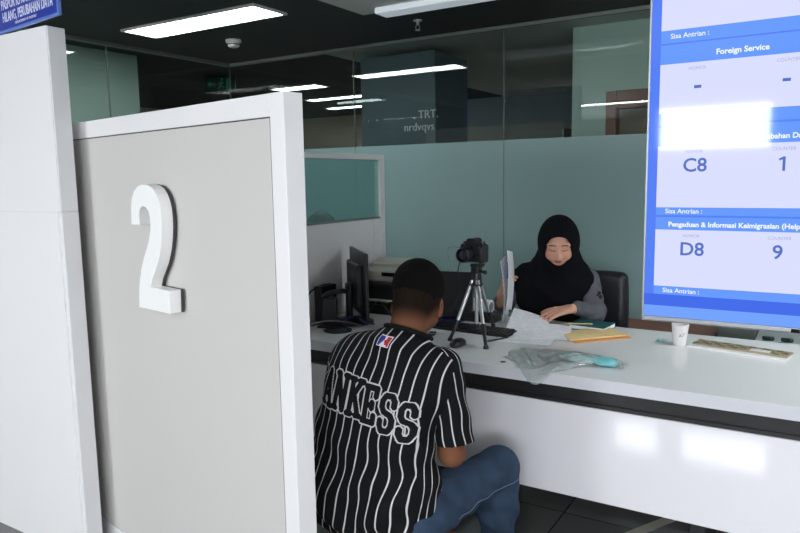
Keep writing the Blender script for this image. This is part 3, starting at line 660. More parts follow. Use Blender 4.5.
HC = np.array((-1.168, 2.000, 1.104)); HR = rot(math.radians(8), math.radians(-26)); H = (HR, HC)
WR = np.array((-1.10, 2.13, .585)); WL = np.array((-1.30, 2.12, .585))
bp = [ell((0, -.012, .026), (.085, .106, .094), H=H, k=.02), ell((0, .030, -.035), (.063, .062, .082), H=H, k=.03), ell((0, .050, -.088), (.042, .038, .026), H=H, k=.025),
      ell((.05, .02, -.06), (.02, .045, .035), H=H, k=.02), ell((-.05, .02, -.06), (.02, .045, .035), H=H, k=.02),
      cap((0, .088, -.005), (0, .112, -.042), .008, .013, H=H, k=.012), ell((.016, .098, -.046), (.009, .011, .008), H=H, k=.008), ell((-.016, .098, -.046), (.009, .011, .008), H=H, k=.008),
      cap((-.045, .082, .018), (.045, .082, .018), .010, H=H, k=.015), ell((0, .092, -.068), (.024, .010, .006), H=H, k=.008), ell((0, .090, -.079), (.021, .010, .007), H=H, k=.008),
      ell((.045, .07, -.03), (.02, .018, .018), H=H, k=.02), ell((-.045, .07, -.03), (.02, .018, .018), H=H, k=.02)]
for s in (-1, 1):
    bp += [ell((s*.084, -.002, -.038), (.009, .019, .033), H=H, R=rot(s*-.35, .12), k=.006), ell((s*.083, .000, -.062), (.009, .011, .012), H=H, k=.006),
           ell((s*.094, .003, -.036), (.006, .010, .019), H=H, R=rot(s*-.35, .12), k=.004, sub=True)]
bp += [cap((-1.168, 1.915, .93), HC+HR @ np.array((0, -.03, -.05)), .058, .056, k=.03), cap((-1.165, 1.895, .96), HC+HR @ np.array((0, -.050, -.035)), .052, .052, k=.03)]
bp += [ell((-1.2, 1.88, .83), (.17, .10, .15), k=.05), ell((-1.19, 1.84, .60), (.14, .11, .2), k=.05), cap((-1.35, 1.90, .90), (-1.05, 1.90, .90), .045, k=.05)]
bp += [cap((-1.035, 1.905, .89), (-1.005, 1.925, .605), .050, .043, k=.03), cap((-1.005, 1.925, .600), WR, .042, .026, k=.02),
       cap((-1.38, 1.905, .88), (-1.42, 1.93, .60), .050, .043, k=.03), cap((-1.42, 1.93, .60), WL, .042, .026, k=.02)]
bp += hand(WR, (-.35, .75, -.22), (.15, .1, 1), (-1, 0, 0), 1.0, (.4, .45, .5, .55)) + hand(WL, (.35, .75, -.22), (-.15, .1, 1), (1, 0, 0), 1.0, (.4, .45, .5, .55))
def man_col(v):
    q = (v-HC) @ HR; n = len(v); c = np.tile(np.array((.185, .080, .044)), (n, 1))
    def mix(m, col): c[:] = c*(1-m[:, None])+np.array(col)*m[:, None]
    ishead = v[:, 2] > 1.0
    hl = -.105+.080*sst(q[:, 1], -.05, .03)+.035*sst(q[:, 1], .05, .08)          # cropped hair thins out towards the nape and temples
    m = sst(q[:, 2]-hl, -.030, .045)*ishead*(np.abs(q[:, 0]) < .088)
    mix(m*.96, (.007, .0055, .0045))
    r = np.hypot((np.abs(q[:, 0])-.031)/.016, (q[:, 2]-.020-.08*(.03-np.abs(np.abs(q[:, 0])-.03)))/.0045); mix((1-sst(r, .7, 1.2))*(q[:, 1] > .06), (.02, .015, .01))
    r = np.hypot((np.abs(q[:, 0])-.031)/.013, (q[:, 2]-.000)/.006); mix((1-sst(r, .7, 1.2))*(q[:, 1] > .06), (.05, .035, .03))
    r = np.hypot(q[:, 0]/.024, (q[:, 2]+.0735)/.010); mix((1-sst(r, .7, 1.2))*(q[:, 1] > .07)*.7, (.22, .07, .05))
    er = (np.abs(q[:, 0]) > .088)*(q[:, 1] < .04); mix(er*.35, (.30, .11, .07))
    return c
body = solid('body', bp, .004, M['skin_tan'], man, color=man_col, cuts=[((0, 0, .42), (0, 0, -1))])
hp = [ell((0, -.013, .0275), (.0868, .1078, .0958), H=H, k=.01)]
hq = lambda l: HC+HR @ np.array(l)
solid('hair', hp, .004, M['hair'], man, cuts=[(hq((0, 0, -.040)), HR @ np.array((0, .50, -1.))), (hq((0, .062, 0)), HR @ np.array((0, 1, .25)))],
      warp=lambda G: .0010*np.sin(G[0]*160+3*np.sin(60*G[2]))*np.sin(G[1]*140)*np.sin(G[2]*150))

# jersey
def zmask(z, a, b): return sst(z, a, b)
def fold(G):
    x, y, z = G
    f = .0035*np.sin(46*z+9*x+5*np.sin(11*x+3))*(1-sst(z, .62, .78))
    f = f+.005*np.sin(30*x+22*z+4*np.sin(18*z))*(1-sst(z, .50, .66))
    f = f+.003*np.sin(70*(z+.6*x)+3*np.sin(30*y))*sst(x, -1.12, -1.04)*(1-sst(z, .70, .80))
    f = f+.0022*np.sin(34*x+16*z)*sst(z, .55, .7)*(1-sst(z, .80, .9))
    return f
RO = np.array((-1.175, 0, .95)); RR = rot(0, 0, math.radians(7)); TR = (RR, RO-RR @ RO)     # the torso leans to his right
jp = [ell((-1.205, 1.875, .825), (.235, .125, .165), k=.05, H=TR), ell((-1.215, 1.835, .62), (.225, .140, .21), k=.06, H=TR), ell((-1.215, 1.81, .44), (.235, .160, .16), k=.06, H=TR),
      cap((-1.365, 1.915, .895), (-1.035, 1.915, .890), .062, k=.05), cap((-1.180, 1.895, .93), (-1.165, 1.925, .982), .112, .074, k=.03),
      ell((-1.075, 1.83, .48), (.125, .14, .125), k=.05, H=TR), ell((-1.14, 1.80, .78), (.12, .055, .12), k=.05, H=TR), ell((-1.27, 1.80, .78), (.12, .055, .12), k=.05, H=TR)]
def spine_back(z): return np.interp(z, [.35, .45, .60, .75, .85, .92, 1.0], [1.66, 1.645, 1.685, 1.715, 1.74, 1.79, 1.84])
def ju(v):
    v = (v-TR[1]) @ RR
    lat = v[:, 0]+1.20; dep = v[:, 1]-spine_back(v[:, 2]); z = v[:, 2]
    side = np.sign(lat)*.75*np.maximum(0, dep-.09)*(1-sst(z, .72, .84))
    tap = 1-.10*(1-sst(z, .5, .75))
    wob = .0022*np.sin(46*z+20*lat)+.0035*np.sin(23*z+31*lat)*(1-sst(z, .5, .72))
    return lat*tap+side+wob+.021
NECKC = np.array((-1.183, 1.925, 1.015))
jersey = solid('jersey', jp, .0045, M['stripe'], man, cuts=[((-1.165, 1.92, .990), (.10, .45, 1)), ((-1.10, 1.7, .385), (.42, .05, -1))], ufn=ju, warp=fold)
# collar band round the neck
cb = MB(); pts = []
for k in range(0, 25):
    a = 2*PI*k/24; pts.append((-1.163+.076*math.cos(a), 1.922+.074*math.sin(a), .991-.45*.074*math.sin(a)-.10*.076*math.cos(a)))
cb.tube(pts, .0085, sub=2); cb.build('collar', M['jersey_black'], man, True)
for s, (a, b) in ((1, ((-1.035, 1.915, .885), (-.995, 1.925, .64))), (-1, ((-1.365, 1.905, .880), (-1.425, 1.93, .63)))):
    a = np.array(a); b = np.array(b); d = (b-a)/np.linalg.norm(b-a)
    def su(v, a=a, d=d, s=s):
        q = v-a; t = q @ d; p = q-t[:, None]*d; an = np.arctan2(p[:, 0]*s, -p[:, 1]); return an*.062+.10+.0015*np.sin(40*t)
    solid('sleeve', [cap(a, b+d*.02, .068, .064, k=.03)], .004, M['stripe'], man, cuts=[(b, d+np.array((0, -.15, 0)))], ufn=su,
          warp=lambda G: .0025*np.sin(60*G[2]+25*G[1])+.002*np.sin(50*G[1]+30*G[2]))
bpy.context.view_layer.update()

def bvh_of(o):
    me = o.data; return BVHTree.FromPolygons([v.co.copy() for v in me.vertices], [tuple(p.vertices) for p in me.polygons])
JB = bvh_of(jersey)
def onto(x, z, lift, tree=JB, y0=1.3):
    w_ = RR @ np.array((x, 0, z))+TR[1]
    h = tree.ray_cast(Vector((w_[0], y0, w_[2])), Vector((0, 1, 0)))
    if h[0] is None: return None
    n = h[1]; n = -n if n.y > 0 else n
    return h[0]+Vector((0, -lift, 0))+n*0
# block lettering across the back
LET = {'Y': [((0, 1), (.5, .5)), ((1, 1), (.5, .5)), ((.5, .5), (.5, 0)), ((.3, 0), (.7, 0)), ((-.12, 1), (.25, 1)), ((.75, 1), (1.12, 1))],
       'A': [((.05, 0), (.5, 1)), ((.95, 0), (.5, 1)), ((.25, .33), (.75, .33)), ((-.08, 0), (.25, 0)), ((.75, 0), (1.08, 0))],
       'N': [((.1, 0), (.1, 1)), ((.9, 0), (.9, 1)), ((.1, 1), (.9, 0)), ((-.08, 0), (.28, 0)), ((-.08, 1), (.15, 1)), ((.72, 1), (1.08, 1))],
       'K': [((.12, 0), (.12, 1)), ((.15, .42), (.9, 1)), ((.38, .58), (.95, 0)), ((-.05, 0), (.3, 0)), ((-.05, 1), (.3, 1)), ((.72, 1), (1.08, 1)), ((.75, 0), (1.1, 0))],
       'E': [((.12, 0), (.12, 1)), ((0, 1), (.9, 1)), ((0, 0), (.9, 0)), ((.12, .5), (.65, .5)), ((.9, 1), (.9, .78)), ((.9, 0), (.9, .22)), ((.65, .42), (.65, .58))],
       'S': [((.95, .72), (.95, .85)), ((.95, .85), (.75, 1)), ((.75, 1), (.25, 1)), ((.25, 1), (.05, .85)), ((.05, .85), (.05, .68)), ((.05, .68), (.25, .54)), ((.25, .54), (.75, .46)), ((.75, .46), (.95, .32)), ((.95, .32), (.95, .15)), ((.95, .15), (.75, 0)), ((.75, 0), (.25, 0)), ((.25, 0), (.05, .15)), ((.05, .15), (.05, .28))]}
word = 'YANKESS'; pitch = .0605; lw, lh, sw = .042, .108, .0095; XC = -1.232; x0 = XC-3.5*pitch+.011; zB = .748
segs = []
for i, ch in enumerate(word):
    tt = (i-3)/3; ox = x0+i*pitch; oz = zB-.026*tt*tt-.014*tt
    for (ax_, az), (bx_, bz) in LET[ch]: segs.append((ox+ax_*lw, oz+az*lh, ox+bx_*lw, oz+bz*lh))
res = .0016; nx = int((pitch*7+.05)/res); nz = int(.20/res)
gx = XC-.235+np.arange(nx+1)*res; gz = zB-.055+np.arange(nz+1)*res
cx, cz = np.meshgrid(gx[:-1]+res/2, gz[:-1]+res/2, indexing='ij'); D = np.full(cx.shape, 9.)
for ax_, az, bx_, bz in segs:
    dx, dz = bx_-ax_, bz-az; L2 = dx*dx+dz*dz; t = np.clip(((cx-ax_)*dx+(cz-az)*dz)/L2, 0, 1); px, pz = np.abs(cx-ax_-t*dx), np.abs(cz-az-t*dz)
    D = np.minimum(D, np.maximum(np.maximum(px, pz), (px+pz)*.75))
cls = np.where(D < sw, 0, np.where(D < sw+.0042, 1, -1))
lm = MB(); cache = {}
def gp(i, j, lift):
    if (i, j) not in cache:
        p = onto(float(gx[i]), float(gz[j]), lift); cache[(i, j)] = None if p is None else len(lm.v)
        if p is not None: lm.v.append(tuple(p))
    return cache[(i, j)]
for i in range(nx):
    for j in range(nz):
        if cls[i, j] < 0: continue
        q = [gp(i, j, .0022), gp(i+1, j, .0022), gp(i+1, j+1, .0022), gp(i, j+1, .0022)]
        if None in q: continue
        ys = [lm.v[k][1] for k in q]
        if max(ys)-min(ys) > .02: continue
        lm.f.append(tuple(q)); lm.m.append(int(cls[i, j]))
lo_ = lm.build('back_lettering', [M['jersey_black'], M['jersey_white']], man, True); lo_['label'] = 'black block letters outlined in white across the jersey back'
# small league-style patch under the collar
pm = MB(); pc = (-1.184, .984)
pw, ph_ = .046, .030; res = .0011; nx = int(pw/res); nz = int(ph_/res); idx = {}
for i in range(nx+1):
    for j in range(nz+1):
        p = onto(pc[0]-pw/2+i*res, pc[1]-ph_/2+j*res, .0022); idx[(i, j)] = len(pm.v); pm.v.append(tuple(p))
for i in range(nx):
    for j in range(nz):
        u, v = (i+.5)/nx, (j+.5)/nz
        sil = (abs(u-.50-.10*(v-.5)) < .10+.07*math.sin(v*7)) or (v < .22 and .25 < u < .8) or math.hypot((u-.56)*1.5, v-.80) < .13
        border = u < .05 or u > .95 or v < .07 or v > .93
        pm.f.append((idx[(i, j)], idx[(i+1, j)], idx[(i+1, j+1)], idx[(i, j+1)])); pm.m.append(0 if (sil or border) else (1 if u < .52 else 2))
po = pm.build('collar_patch', [M['patch_white'], M['patch_blue'], M['patch_red']], man, True); po['label'] = 'small blue, white and red badge under the collar'

# jeans and shoes
jn = [ell((-1.175, 1.83, .385), (.175, .135, .10), k=.05), cap((-1.085, 1.86, .40), (-.985, 2.255, .435), .095, .072, k=.05), cap((-.985, 2.262, .430), (-1.000, 2.285, .10), .072, .062, k=.03),
      ell((-.995, 2.255, .30), (.072, .078, .12), k=.05), cap((-1.265, 1.86, .40), (-1.365, 2.245, .435), .095, .072, k=.05), cap((-1.365, 2.252, .430), (-1.355, 2.28, .10), .072, .062, k=.03),
      ell((-1.36, 2.25, .30), (.072, .078, .12), k=.05)]
jeans = solid('jeans', jn, .005, M['denim'], man, warp=lambda G: .0045*np.sin(48*G[1]+42*G[2]+3*np.sin(26*G[0]))*(1-sst(G[1], 2.12, 2.22))+.0045*np.sin(52*G[2]+24*G[0]+3*np.sin(22*G[1]))*sst(G[1], 2.1, 2.2)*(1-sst(G[2], .3, .42)), cuts=[((0, 0, .085), (0, 0, -1))])
sm_ = MB(); JT = bvh_of(jeans)
prev = []
for k in range(26):
    t = k/25; x = -1.0; y = 1.93+.345*t; z = .375+.035*t+.010*math.sin(t*5)
    h = JT.ray_cast(Vector((-.7, y, z)), Vector((-1, 0, 0)))
    if h[0]: prev.append(h[0]+Vector((.0005, 0, 0)))
sm_.tube(prev, .0017, n=6, sub=1); sm_.build('leg_seam', M['seam'], jeans, True)
for x, rz in ((-1.0, -.08), (-1.355, .10)):
    T_ = (rot(rz), np.array((x, 2.30, 0.)))
    sh_ = solid('shoe', [ell((0, -.03, .055), (.042, .06, .05), H=T_, k=.02), ell((0, .09, .035), (.046, .11, .035), H=T_, k=.03), cap((0, -.02, .06), (0, -.03, .11), .042, .044, H=T_, k=.02)], .005, M['shoe'], man, cuts=[((0, 0, .012), (0, 0, -1)), ((0, 0, .115), (0, 0, 1))])
    MB().box((x, 2.33, .008), (.085, .27, .016), rz=rz, bev=.006).build('sole', M['black'], sh_)
    l = MB()
    for j in range(3): l.tube([(x-.022, 2.345+j*.02, .078-.006*j), (x, 2.35+j*.02, .086-.007*j), (x+.022, 2.345+j*.02, .078-.006*j)], .0025, n=6)
    l.build('lace', M['lace'], sh_, True)

# ================================================================== WOMAN IN THE BLACK HEADSCARF
wom = empty('person', (-1.20, 3.62, 0), 'person in a black headscarf and grey uniform looking down at papers behind the counter', 'person')
FC = np.array((-1.158, 3.415, 1.165)); FR = rot(math.radians(199), math.radians(-24)); F = (FR, FC)
wp = [ell((0, -.015, .022), (.070, .092, .086), H=F, k=.02), ell((0, .028, -.030), (.067, .062, .076), H=F, k=.03), ell((0, .056, -.082), (.024, .026, .020), H=F, k=.03),
      ell((.040, .055, -.040), (.024, .026, .026), H=F, k=.02), ell((-.040, .055, -.040), (.024, .026, .026), H=F, k=.02),
      cap((0, .084, .004), (0, .102, -.036), .0065, .0095, H=F, k=.012), ell((.012, .092, -.040), (.008, .009, .007), H=F, k=.006), ell((-.012, .092, -.040), (.008, .009, .007), H=F, k=.006),
      ell((.030, .072, .001), (.0155, .014, .010), H=F, k=.007), ell((-.030, .072, .001), (.0155, .014, .010), H=F, k=.007),
      cap((-.048, .074, .022), (.048, .074, .022), .010, H=F, k=.016),
      ell((0, .086, -.0600), (.019, .010, .0045), H=F, k=.005), ell((0, .086, -.0690), (.0165, .010, .0055), H=F, k=.005), ell((0, .080, -.052), (.010, .010, .006), H=F, k=.008),
      cap((-1.19, 3.53, 1.0), FC+FR @ np.array((0, -.03, -.05)), .05, .048, k=.03), ell((-1.24, 3.59, .84), (.14, .09, .2), k=.05), ell((-1.22, 3.62, .55), (.16, .11, .14), k=.06)]
wR = np.array((-1.050, 3.325, .842)); wL = np.array((-1.470, 3.400, .872))
for x, e, wr in ((-1.05, (-.985, 3.500, .792), wR), (-1.41, (-1.50, 3.50, .795), wL)):
    wp += [cap((x, 3.60, .94), e, .040, .035, k=.03), cap(e, wr, .033, .023, k=.02)]
wp += hand(wR, (-.86, -.36, -.20), (.05, -.45, .9), (-.4, .85, .1), .98, (.18, .18, .2, .22), spread=.24, thumb_out=.5)
wp += hand(wL, (.35, -.32, .85), (-.75, -.5, .1), (.45, -.75, -.3), .90, (.45, .5, .55, .6), spread=.08)
for s in (-1, 1): wp += [cap((-1.23+s*.09, 3.60, .50), (-1.23+s*.12, 3.22, .50), .075, .055, k=.04), cap((-1.23+s*.12, 3.22, .50), (-1.23+s*.12, 3.25, .09), .055, .04, k=.03)]
def wom_col(v):
    q = (v-FC) @ FR; c = np.tile(np.array((.62, .335, .235)), (len(v), 1))
    def mix(m, col): c[:] = c*(1-m[:, None])+np.array(col)*m[:, None]
    fr = q[:, 1] > .045; ax_ = np.abs(q[:, 0])
    arch = q[:, 2]-(.0235+.10*(ax_-.012)-2.6*(ax_-.012)**2)
    mix((1-sst(np.abs(arch), .0018, .0042))*sst(ax_, .010, .016)*(1-sst(ax_, .046, .052))*fr, (.035, .02, .015))
    lid = q[:, 2]-(-.0055-.09*0*(ax_)+4.5*(ax_-.030)**2)
    mix((1-sst(np.abs(lid), .0012, .0034))*sst(ax_, .012, .016)*(1-sst(ax_, .046, .050))*fr, (.03, .016, .014))
    r = np.hypot(q[:, 0]/.0215, (q[:, 2]+.0645)/.0088); mix((1-sst(r, .75, 1.15))*fr*(q[:, 1] > .065)*.9, (.36, .095, .085))
    r = np.hypot(q[:, 0]/.017, (q[:, 2]+.0642)/.0013); mix((1-sst(r, .75, 1.3))*fr*(q[:, 1] > .065)*.8, (.12, .03, .03))
    for s in (-1, 1):
        r = np.hypot((q[:, 0]-s*.0065)/.004, (q[:, 2]+.0475)/.003); mix((1-sst(r, .6, 1.2))*(q[:, 1] > .085)*.8, (.10, .04, .03))
    r = np.hypot((ax_-.040)/.022, (q[:, 2]+.036)/.020); mix((1-sst(r, .2, 1.2))*fr*.25, (.60, .25, .18))
    return c
solid('body', wp, .0033, M['skin'], wom, color=wom_col, smooth_it=1)
# headscarf: shell round the head, open at the face, draped over shoulders and chest
hj = [ell((0, -.018, .022), (.099, .108, .113), H=F, k=.02), cap(FC+FR @ np.array((0, -.02, -.035)), (-1.195, 3.52, 1.035), .098, .118, k=.05),
      ell((0, .015, -.088), (.070, .062, .050), H=F, k=.03),
      ell((-1.245, 3.575, .905), (.205, .115, .145), k=.07), cap((-1.395, 3.565, .945), (-1.085, 3.555, .955), .070, k=.06), cap((-1.20, 3.53, 1.02), (-1.215, 3.545, .93), .115, .15, k=.06), ell((-1.24, 3.545, .83), (.185, .125, .12), k=.06),
      ell((-.0, .100, -.020), (.0690, .085, .074), H=F, k=.012, sub=True), ell((0, .105, .018), (.062, .085, .052), H=F, k=.012, sub=True)]
scarf = solid('headscarf', hj, .004, M['black_cloth'], wom, cuts=[((-1.2, 3.5, .735), (0, 0, -1))],
      warp=lambda G: .0035*np.sin(34*G[0]+9*G[2]+3*np.sin(14*G[2]))*(1-sst(G[2], .98, 1.08))+.0022*np.sin(60*(G[2]-.9*np.abs(G[0]+1.18)))*sst(G[2], .95, 1.0)*(1-sst(G[2], 1.05, 1.1)))
scarf['label'] = 'plain black headscarf draped over the shoulders'
# uniform
un = [ell((-1.235, 3.605, .84), (.175, .112, .20), k=.06), ell((-1.22, 3.62, .60), (.175, .125, .17), k=.06), cap((-1.40, 3.605, .950), (-1.065, 3.605, .955), .055, k=.05),
      cap((-1.055, 3.60, .935), (-.990, 3.505, .800), .060, .053, k=.03), cap((-.990, 3.505, .797), wR+np.array((.012, .028, 0)), .050, .034, k=.03),
      cap((-1.41, 3.60, .93), (-1.50, 3.51, .800), .060, .052, k=.03), cap((-1.50, 3.51, .800), wL+np.array((-.008, .03, -.012)), .049, .034, k=.03)]
solid('uniform', un, .0045, M['grey_cloth'], wom, warp=lambda G: .0025*np.sin(75*(G[2]+.4*G[0])+4*np.sin(30*G[1])), cuts=[(wR+np.array((-.002, -.004, 0)), wR-np.array((-.990, 3.505, .797)))])
tr_ = [ell((-1.23, 3.62, .52), (.175, .13, .09), k=.05)]
for s in (-1, 1): tr_ += [cap((-1.23+s*.09, 3.60, .51), (-1.23+s*.12, 3.22, .50), .088, .068, k=.05), cap((-1.23+s*.12, 3.22, .50), (-1.23+s*.12, 3.25, .10), .068, .058, k=.03)]
solid('trousers', tr_, .006, M['black_cloth'], wom, cuts=[((0, 0, .09), (0, 0, -1))])
for s in (-1, 1):
    T_ = (rot(PI), np.array((-1.23+s*.12, 3.24, 0.)))
    solid('shoe', [ell((0, -.02, .05), (.038, .055, .042), H=T_, k=.02), ell((0, .08, .032), (.040, .10, .030), H=T_, k=.03), cap((0, 0, .06), (0, 0, .10), .038, H=T_, k=.02)], .005, M['shoe'], wom, cuts=[((0, 0, .0), (0, 0, -1))])
# sleeve badge
sbm = MB(); sbc = Vector((-.952, 3.512, .885))
for k, (dx, dz, r) in enumerate(((-.004, .014, .009), (.004, -.006, .011), (-.012, .002, .006))): sbm.sph((-.967+dx, 3.515-.006, .885+dz), (r, .004, r), n=10)
bo = sbm.build('sleeve_badge', M['lip'], wom, True)

# ---- her black leather chair
oc = empty('office_chair', (-1.17, 3.80, 0), 'black leather office chair behind the person in the headscarf', 'chair')
bk = solid('backrest', [ell((-1.175, 3.86, .82), (.262, .055, .235), k=.02), ell((-1.175, 3.88, .70), (.255, .05, .20), k=.03)], .006, M['black_leather'], oc)
def rbox(c, hsz, r):
    p = Prim(); c = np.array(c, float); hs = np.array(hsz, float)-r
    def f(P):
        q = np.abs(P-c)-hs; return np.linalg.norm(np.maximum(q, 0), axis=-1)+np.minimum(q.max(-1), 0)-r
    p.f = f; p.lo = c-hsz; p.hi = c+hsz; p.k = .01; p.sub = False; return p
bpy.data.objects.remove(bk)
def zcurve(G): return .0
bk = solid('backrest', [rbox((-1.172, 3.86, .745), (.262, .045, .222), .04)], .006, M['black_leather'], oc, warp=lambda G: -.006*np.cos((G[0]+1.172)*24)*np.cos((G[2]-.75)*9))
solid('seat', [rbox((-1.172, 3.66, .40), (.25, .24, .045), .04)], .006, M['black_leather'], oc)
MB().tube([(-1.172, 3.86, .36), (-1.172, 3.93, .42), (-1.172, 3.92, .60)], .022).build('back_support', M['black'], oc, True)
MB().cyl((-1.172, 3.68, .06), (-1.172, 3.68, .37), .028).build('gas_column', M['black'], oc, True)
for s in (-1, 1): MB().tube([(-1.172+s*.25, 3.62, .38), (-1.172+s*.275, 3.60, .50), (-1.172+s*.275, 3.62, .575), (-1.172+s*.275, 3.80, .575)], .014).build('armrest', M['black'], oc, True)
for k in range(5):
    a = k*2*PI/5+.3; q = Vector((-1.172, 3.68, 0)); u = Vector((math.cos(a), math.sin(a), 0))
    ft = MB().tube([q+Vector((0, 0, .09)), q+u*.16+Vector((0, 0, .08)), q+u*.27+Vector((0, 0, .055))], .017).build('foot', M['black'], oc, True)
    MB().sph(q+u*.27+Vector((0, 0, .026)), (.018, .018, .026), n=12).build('caster', M['black'], ft, True)

# ================================================================== THINGS ON THE COUNTER
DZ = .75
# ---- camera on its tripod
tpd = empty('tripod', (-1.37, 2.90, DZ), 'silver and black table tripod standing on the white counter', 'tripod')
apex = Vector((-1.375, 2.895, 1.035))
for fx, fy in ((-1.452, 2.775), (-1.243, 2.712), (-1.395, 3.130)):
    ft = Vector((fx, fy, DZ)); d = (ft-apex).normalized(); hub = apex+Vector((d.x*.05, d.y*.05, -.012)); knee = hub+(ft-hub)*.72
    g = MB().cyl(hub, knee, .0095, .0085, n=12).build('leg', M['alu'], tpd, True)
    MB().cyl(hub+(ft-hub)*.66, hub+(ft-hub)*.80, .0125, .011, n=12).cyl(knee, ft+Vector((0, 0, .010)), .008, .008, n=12).cyl(ft, ft+Vector((0, 0, .016)), .013, .010, n=12).build('leg_lock', M['black'], g, True)
    MB().cyl(apex+Vector((0, 0, -.012)), hub+(ft-hub)*.10, .015, .013, n=12).build('hinge', M['black'], tpd, True)
MB().cyl((apex.x, apex.y, .80), (apex.x, apex.y, 1.03), .0085, n=14).build('centre_column', M['alu'], tpd, True)
MB().cyl((apex.x, apex.y, 1.015), (apex.x, apex.y, 1.055), .026, .022).build('collar', M['black'], tpd, True)
MB().cyl((apex.x, apex.y, .795), (apex.x, apex.y, .815), .012).build('column_foot', M['black'], tpd, True)
MB().box((apex.x, apex.y, 1.072), (.040, .045, .035), bev=.006).box((apex.x+.005, apex.y, 1.093), (.055, .050, .012), bev=.003).cyl((apex.x+.02, apex.y-.01, 1.068), (apex.x+.055, apex.y-.03, 1.066), .006).sph((apex.x+.058, apex.y-.032, 1.066), .011, n=12).build('pan_head', M['black'], tpd, True)
cm = empty('camera', (-1.385, 2.895, 1.10), 'black camera with a short lens mounted on the small tripod', 'camera')
CT = Matrix.Translation((-1.388, 2.90, 1.150)) @ Matrix.Rotation(-.10, 4, 'Z')
MB().box((0, 0, 0), (.128, .058, .088), bev=.012, T=CT).box((.050, -.022, -.006), (.030, .035, .080), bev=.012, T=CT).build('body', M['black'], cm, True)
MB().prism([(-.030, .030), (.030, .030), (.022, .064), (.012, .070), (-.012, .070), (-.022, .064)], -.028, .034, T=CT @ Matrix.Rotation(PI/2, 4, 'X')).build('viewfinder_hump', M['black'], cm)
lp = [(.034, 0), (.034, .018), (.036, .02), (.036, .05), (.034, .052), (.034, .064), (.030, .066), (.028, .060)]
ln = MB().lathe([(r, z) for r, z in lp], CT @ Vector((-.010, -.028, -.004)), axis=CT.to_3x3() @ Vector((0, -1, 0)), n=28, cap=False).build('lens', M['black'], cm, True)
MB().lathe([(.028, 0), (.020, .004), (.008, .006), (.001, .0062)], CT @ Vector((-.010, -.084, -.004)), axis=CT.to_3x3() @ Vector((0, -1, 0)), n=24).build('front_element', M['lens'], ln, True)
MB().cyl(CT @ Vector((.048, -.006, .042)), CT @ Vector((.048, -.006, .054)), .013).build('shutter_button', M['black'], cm, True)
MB().cyl(CT @ Vector((-.046, 0, .042)), CT @ Vector((-.046, 0, .053)), .012).build('dial', M['black'], cm, True)
MB().box((.0, .034, -.005), (.10, .01, .06), bev=.004, T=CT).build('screen_back', M['black_gloss'], cm)
MB().tube([CT @ Vector((-.064, 0, .02)), (-1.462, 2.91, 1.13), (-1.475, 2.90, 1.05), (-1.495, 2.93, .92), (-1.60, 2.93, .80), (-1.70, 2.91, .754)], .0028, n=8).build('cable', M['cable'], cm, True)
# ---- slim keyboard / tablet lying behind the tripod
kb = empty('keyboard', (-1.46, 3.02, DZ), 'flat black keyboard lying behind the tripod', 'keyboard')
KT = Matrix.Translation((-1.455, 3.015, DZ)) @ Matrix.Rotation(math.radians(-4), 4, 'Z')
MB().box((0, 0, .008), (.44, .130, .014), bev=.004, T=KT).build('case', M['black'], kb)
ks = MB()
for j in range(5):
    for i in range(15): ks.box((-.195+i*.0277, -.048+j*.024, .0175), (.022, .020, .006), bev=.002, T=KT)
kk = ks.build('keys', M['black_strip'], kb); kk['kind'] = 'stuff'
tag(MB().cyl((-1.235, 2.935, DZ+.005), (-1.285, 2.83, DZ+.005), .0050, .0042, n=10).cyl((-1.285, 2.83, DZ+.005), (-1.290, 2.82, DZ+.005), .0042, .001, n=10).build('pen', M['black'], None, True), 'black pen lying on the counter in front of the flat black keyboard', 'pen')
# ---- laptop with its back turned, behind the tripod
lpT = empty('laptop', (-1.70, 3.28, DZ), 'open black laptop behind the tripod, lid towards the viewer', 'laptop')
LT = Matrix.Translation((-1.725, 3.20, DZ)) @ Matrix.Rotation(math.radians(6), 4, 'Z')
MB().box((0, .13, .012), (.36, .24, .020), bev=.004, T=LT).build('base', M['black'], lpT)
MB().box((0, .0, .135), (.36, .010, .245), bev=.004, rx=math.radians(-6), T=LT).build('lid', M['black'], lpT)
MB().cyl(LT @ Vector((-.12, .01, .018)), LT @ Vector((.12, .01, .018)), .008).build('hinge', M['black'], lpT, True)
# ---- rolled white device beside it
rl = empty('paper_roll', (-1.50, 3.20, DZ), 'small white roll with a dark end lying behind the tripod legs', 'roll')
RT = Vector((-1.52, 3.235, DZ+.083)); 
MB().b2(-1.62, -1.42, 3.20, 3.30, DZ+.001, DZ+.048, bev=.006).build('tray', M['black'], rl)
MB().cyl((-1.60, 3.25, DZ+.083), (-1.455, 3.24, DZ+.083), .034).build('roll', M['paper_plain'], rl, True)
MB().cyl((-1.456, 3.24, DZ+.083), (-1.452, 3.24, DZ+.083), .022).build('core', M['cable_grey'], rl, True)
tag(MB().tube([(-1.56, 3.395, DZ+.004), (-1.74, 3.395, DZ+.004), (-1.782, 3.395, DZ+.03), (-1.784, 3.395, 1.08), (-1.778, 3.395, 1.11), (-1.75, 3.395, 1.118), (-1.68, 3.395, 1.116)], .0032, sub=5).build('acrylic_stand', M['acrylic'], None, True), 'thin clear bent rod stand rising beside the camera', 'stand')
tag(MB().sheet(lambda u, v: (-1.79+.20*u, 3.06+.14*v+.02*u, DZ+.0012), 4, 4, th=.002).build('blue_leaflet', M['cable_blue']), 'dark blue leaflet lying under the laptop edge', 'leaflet')
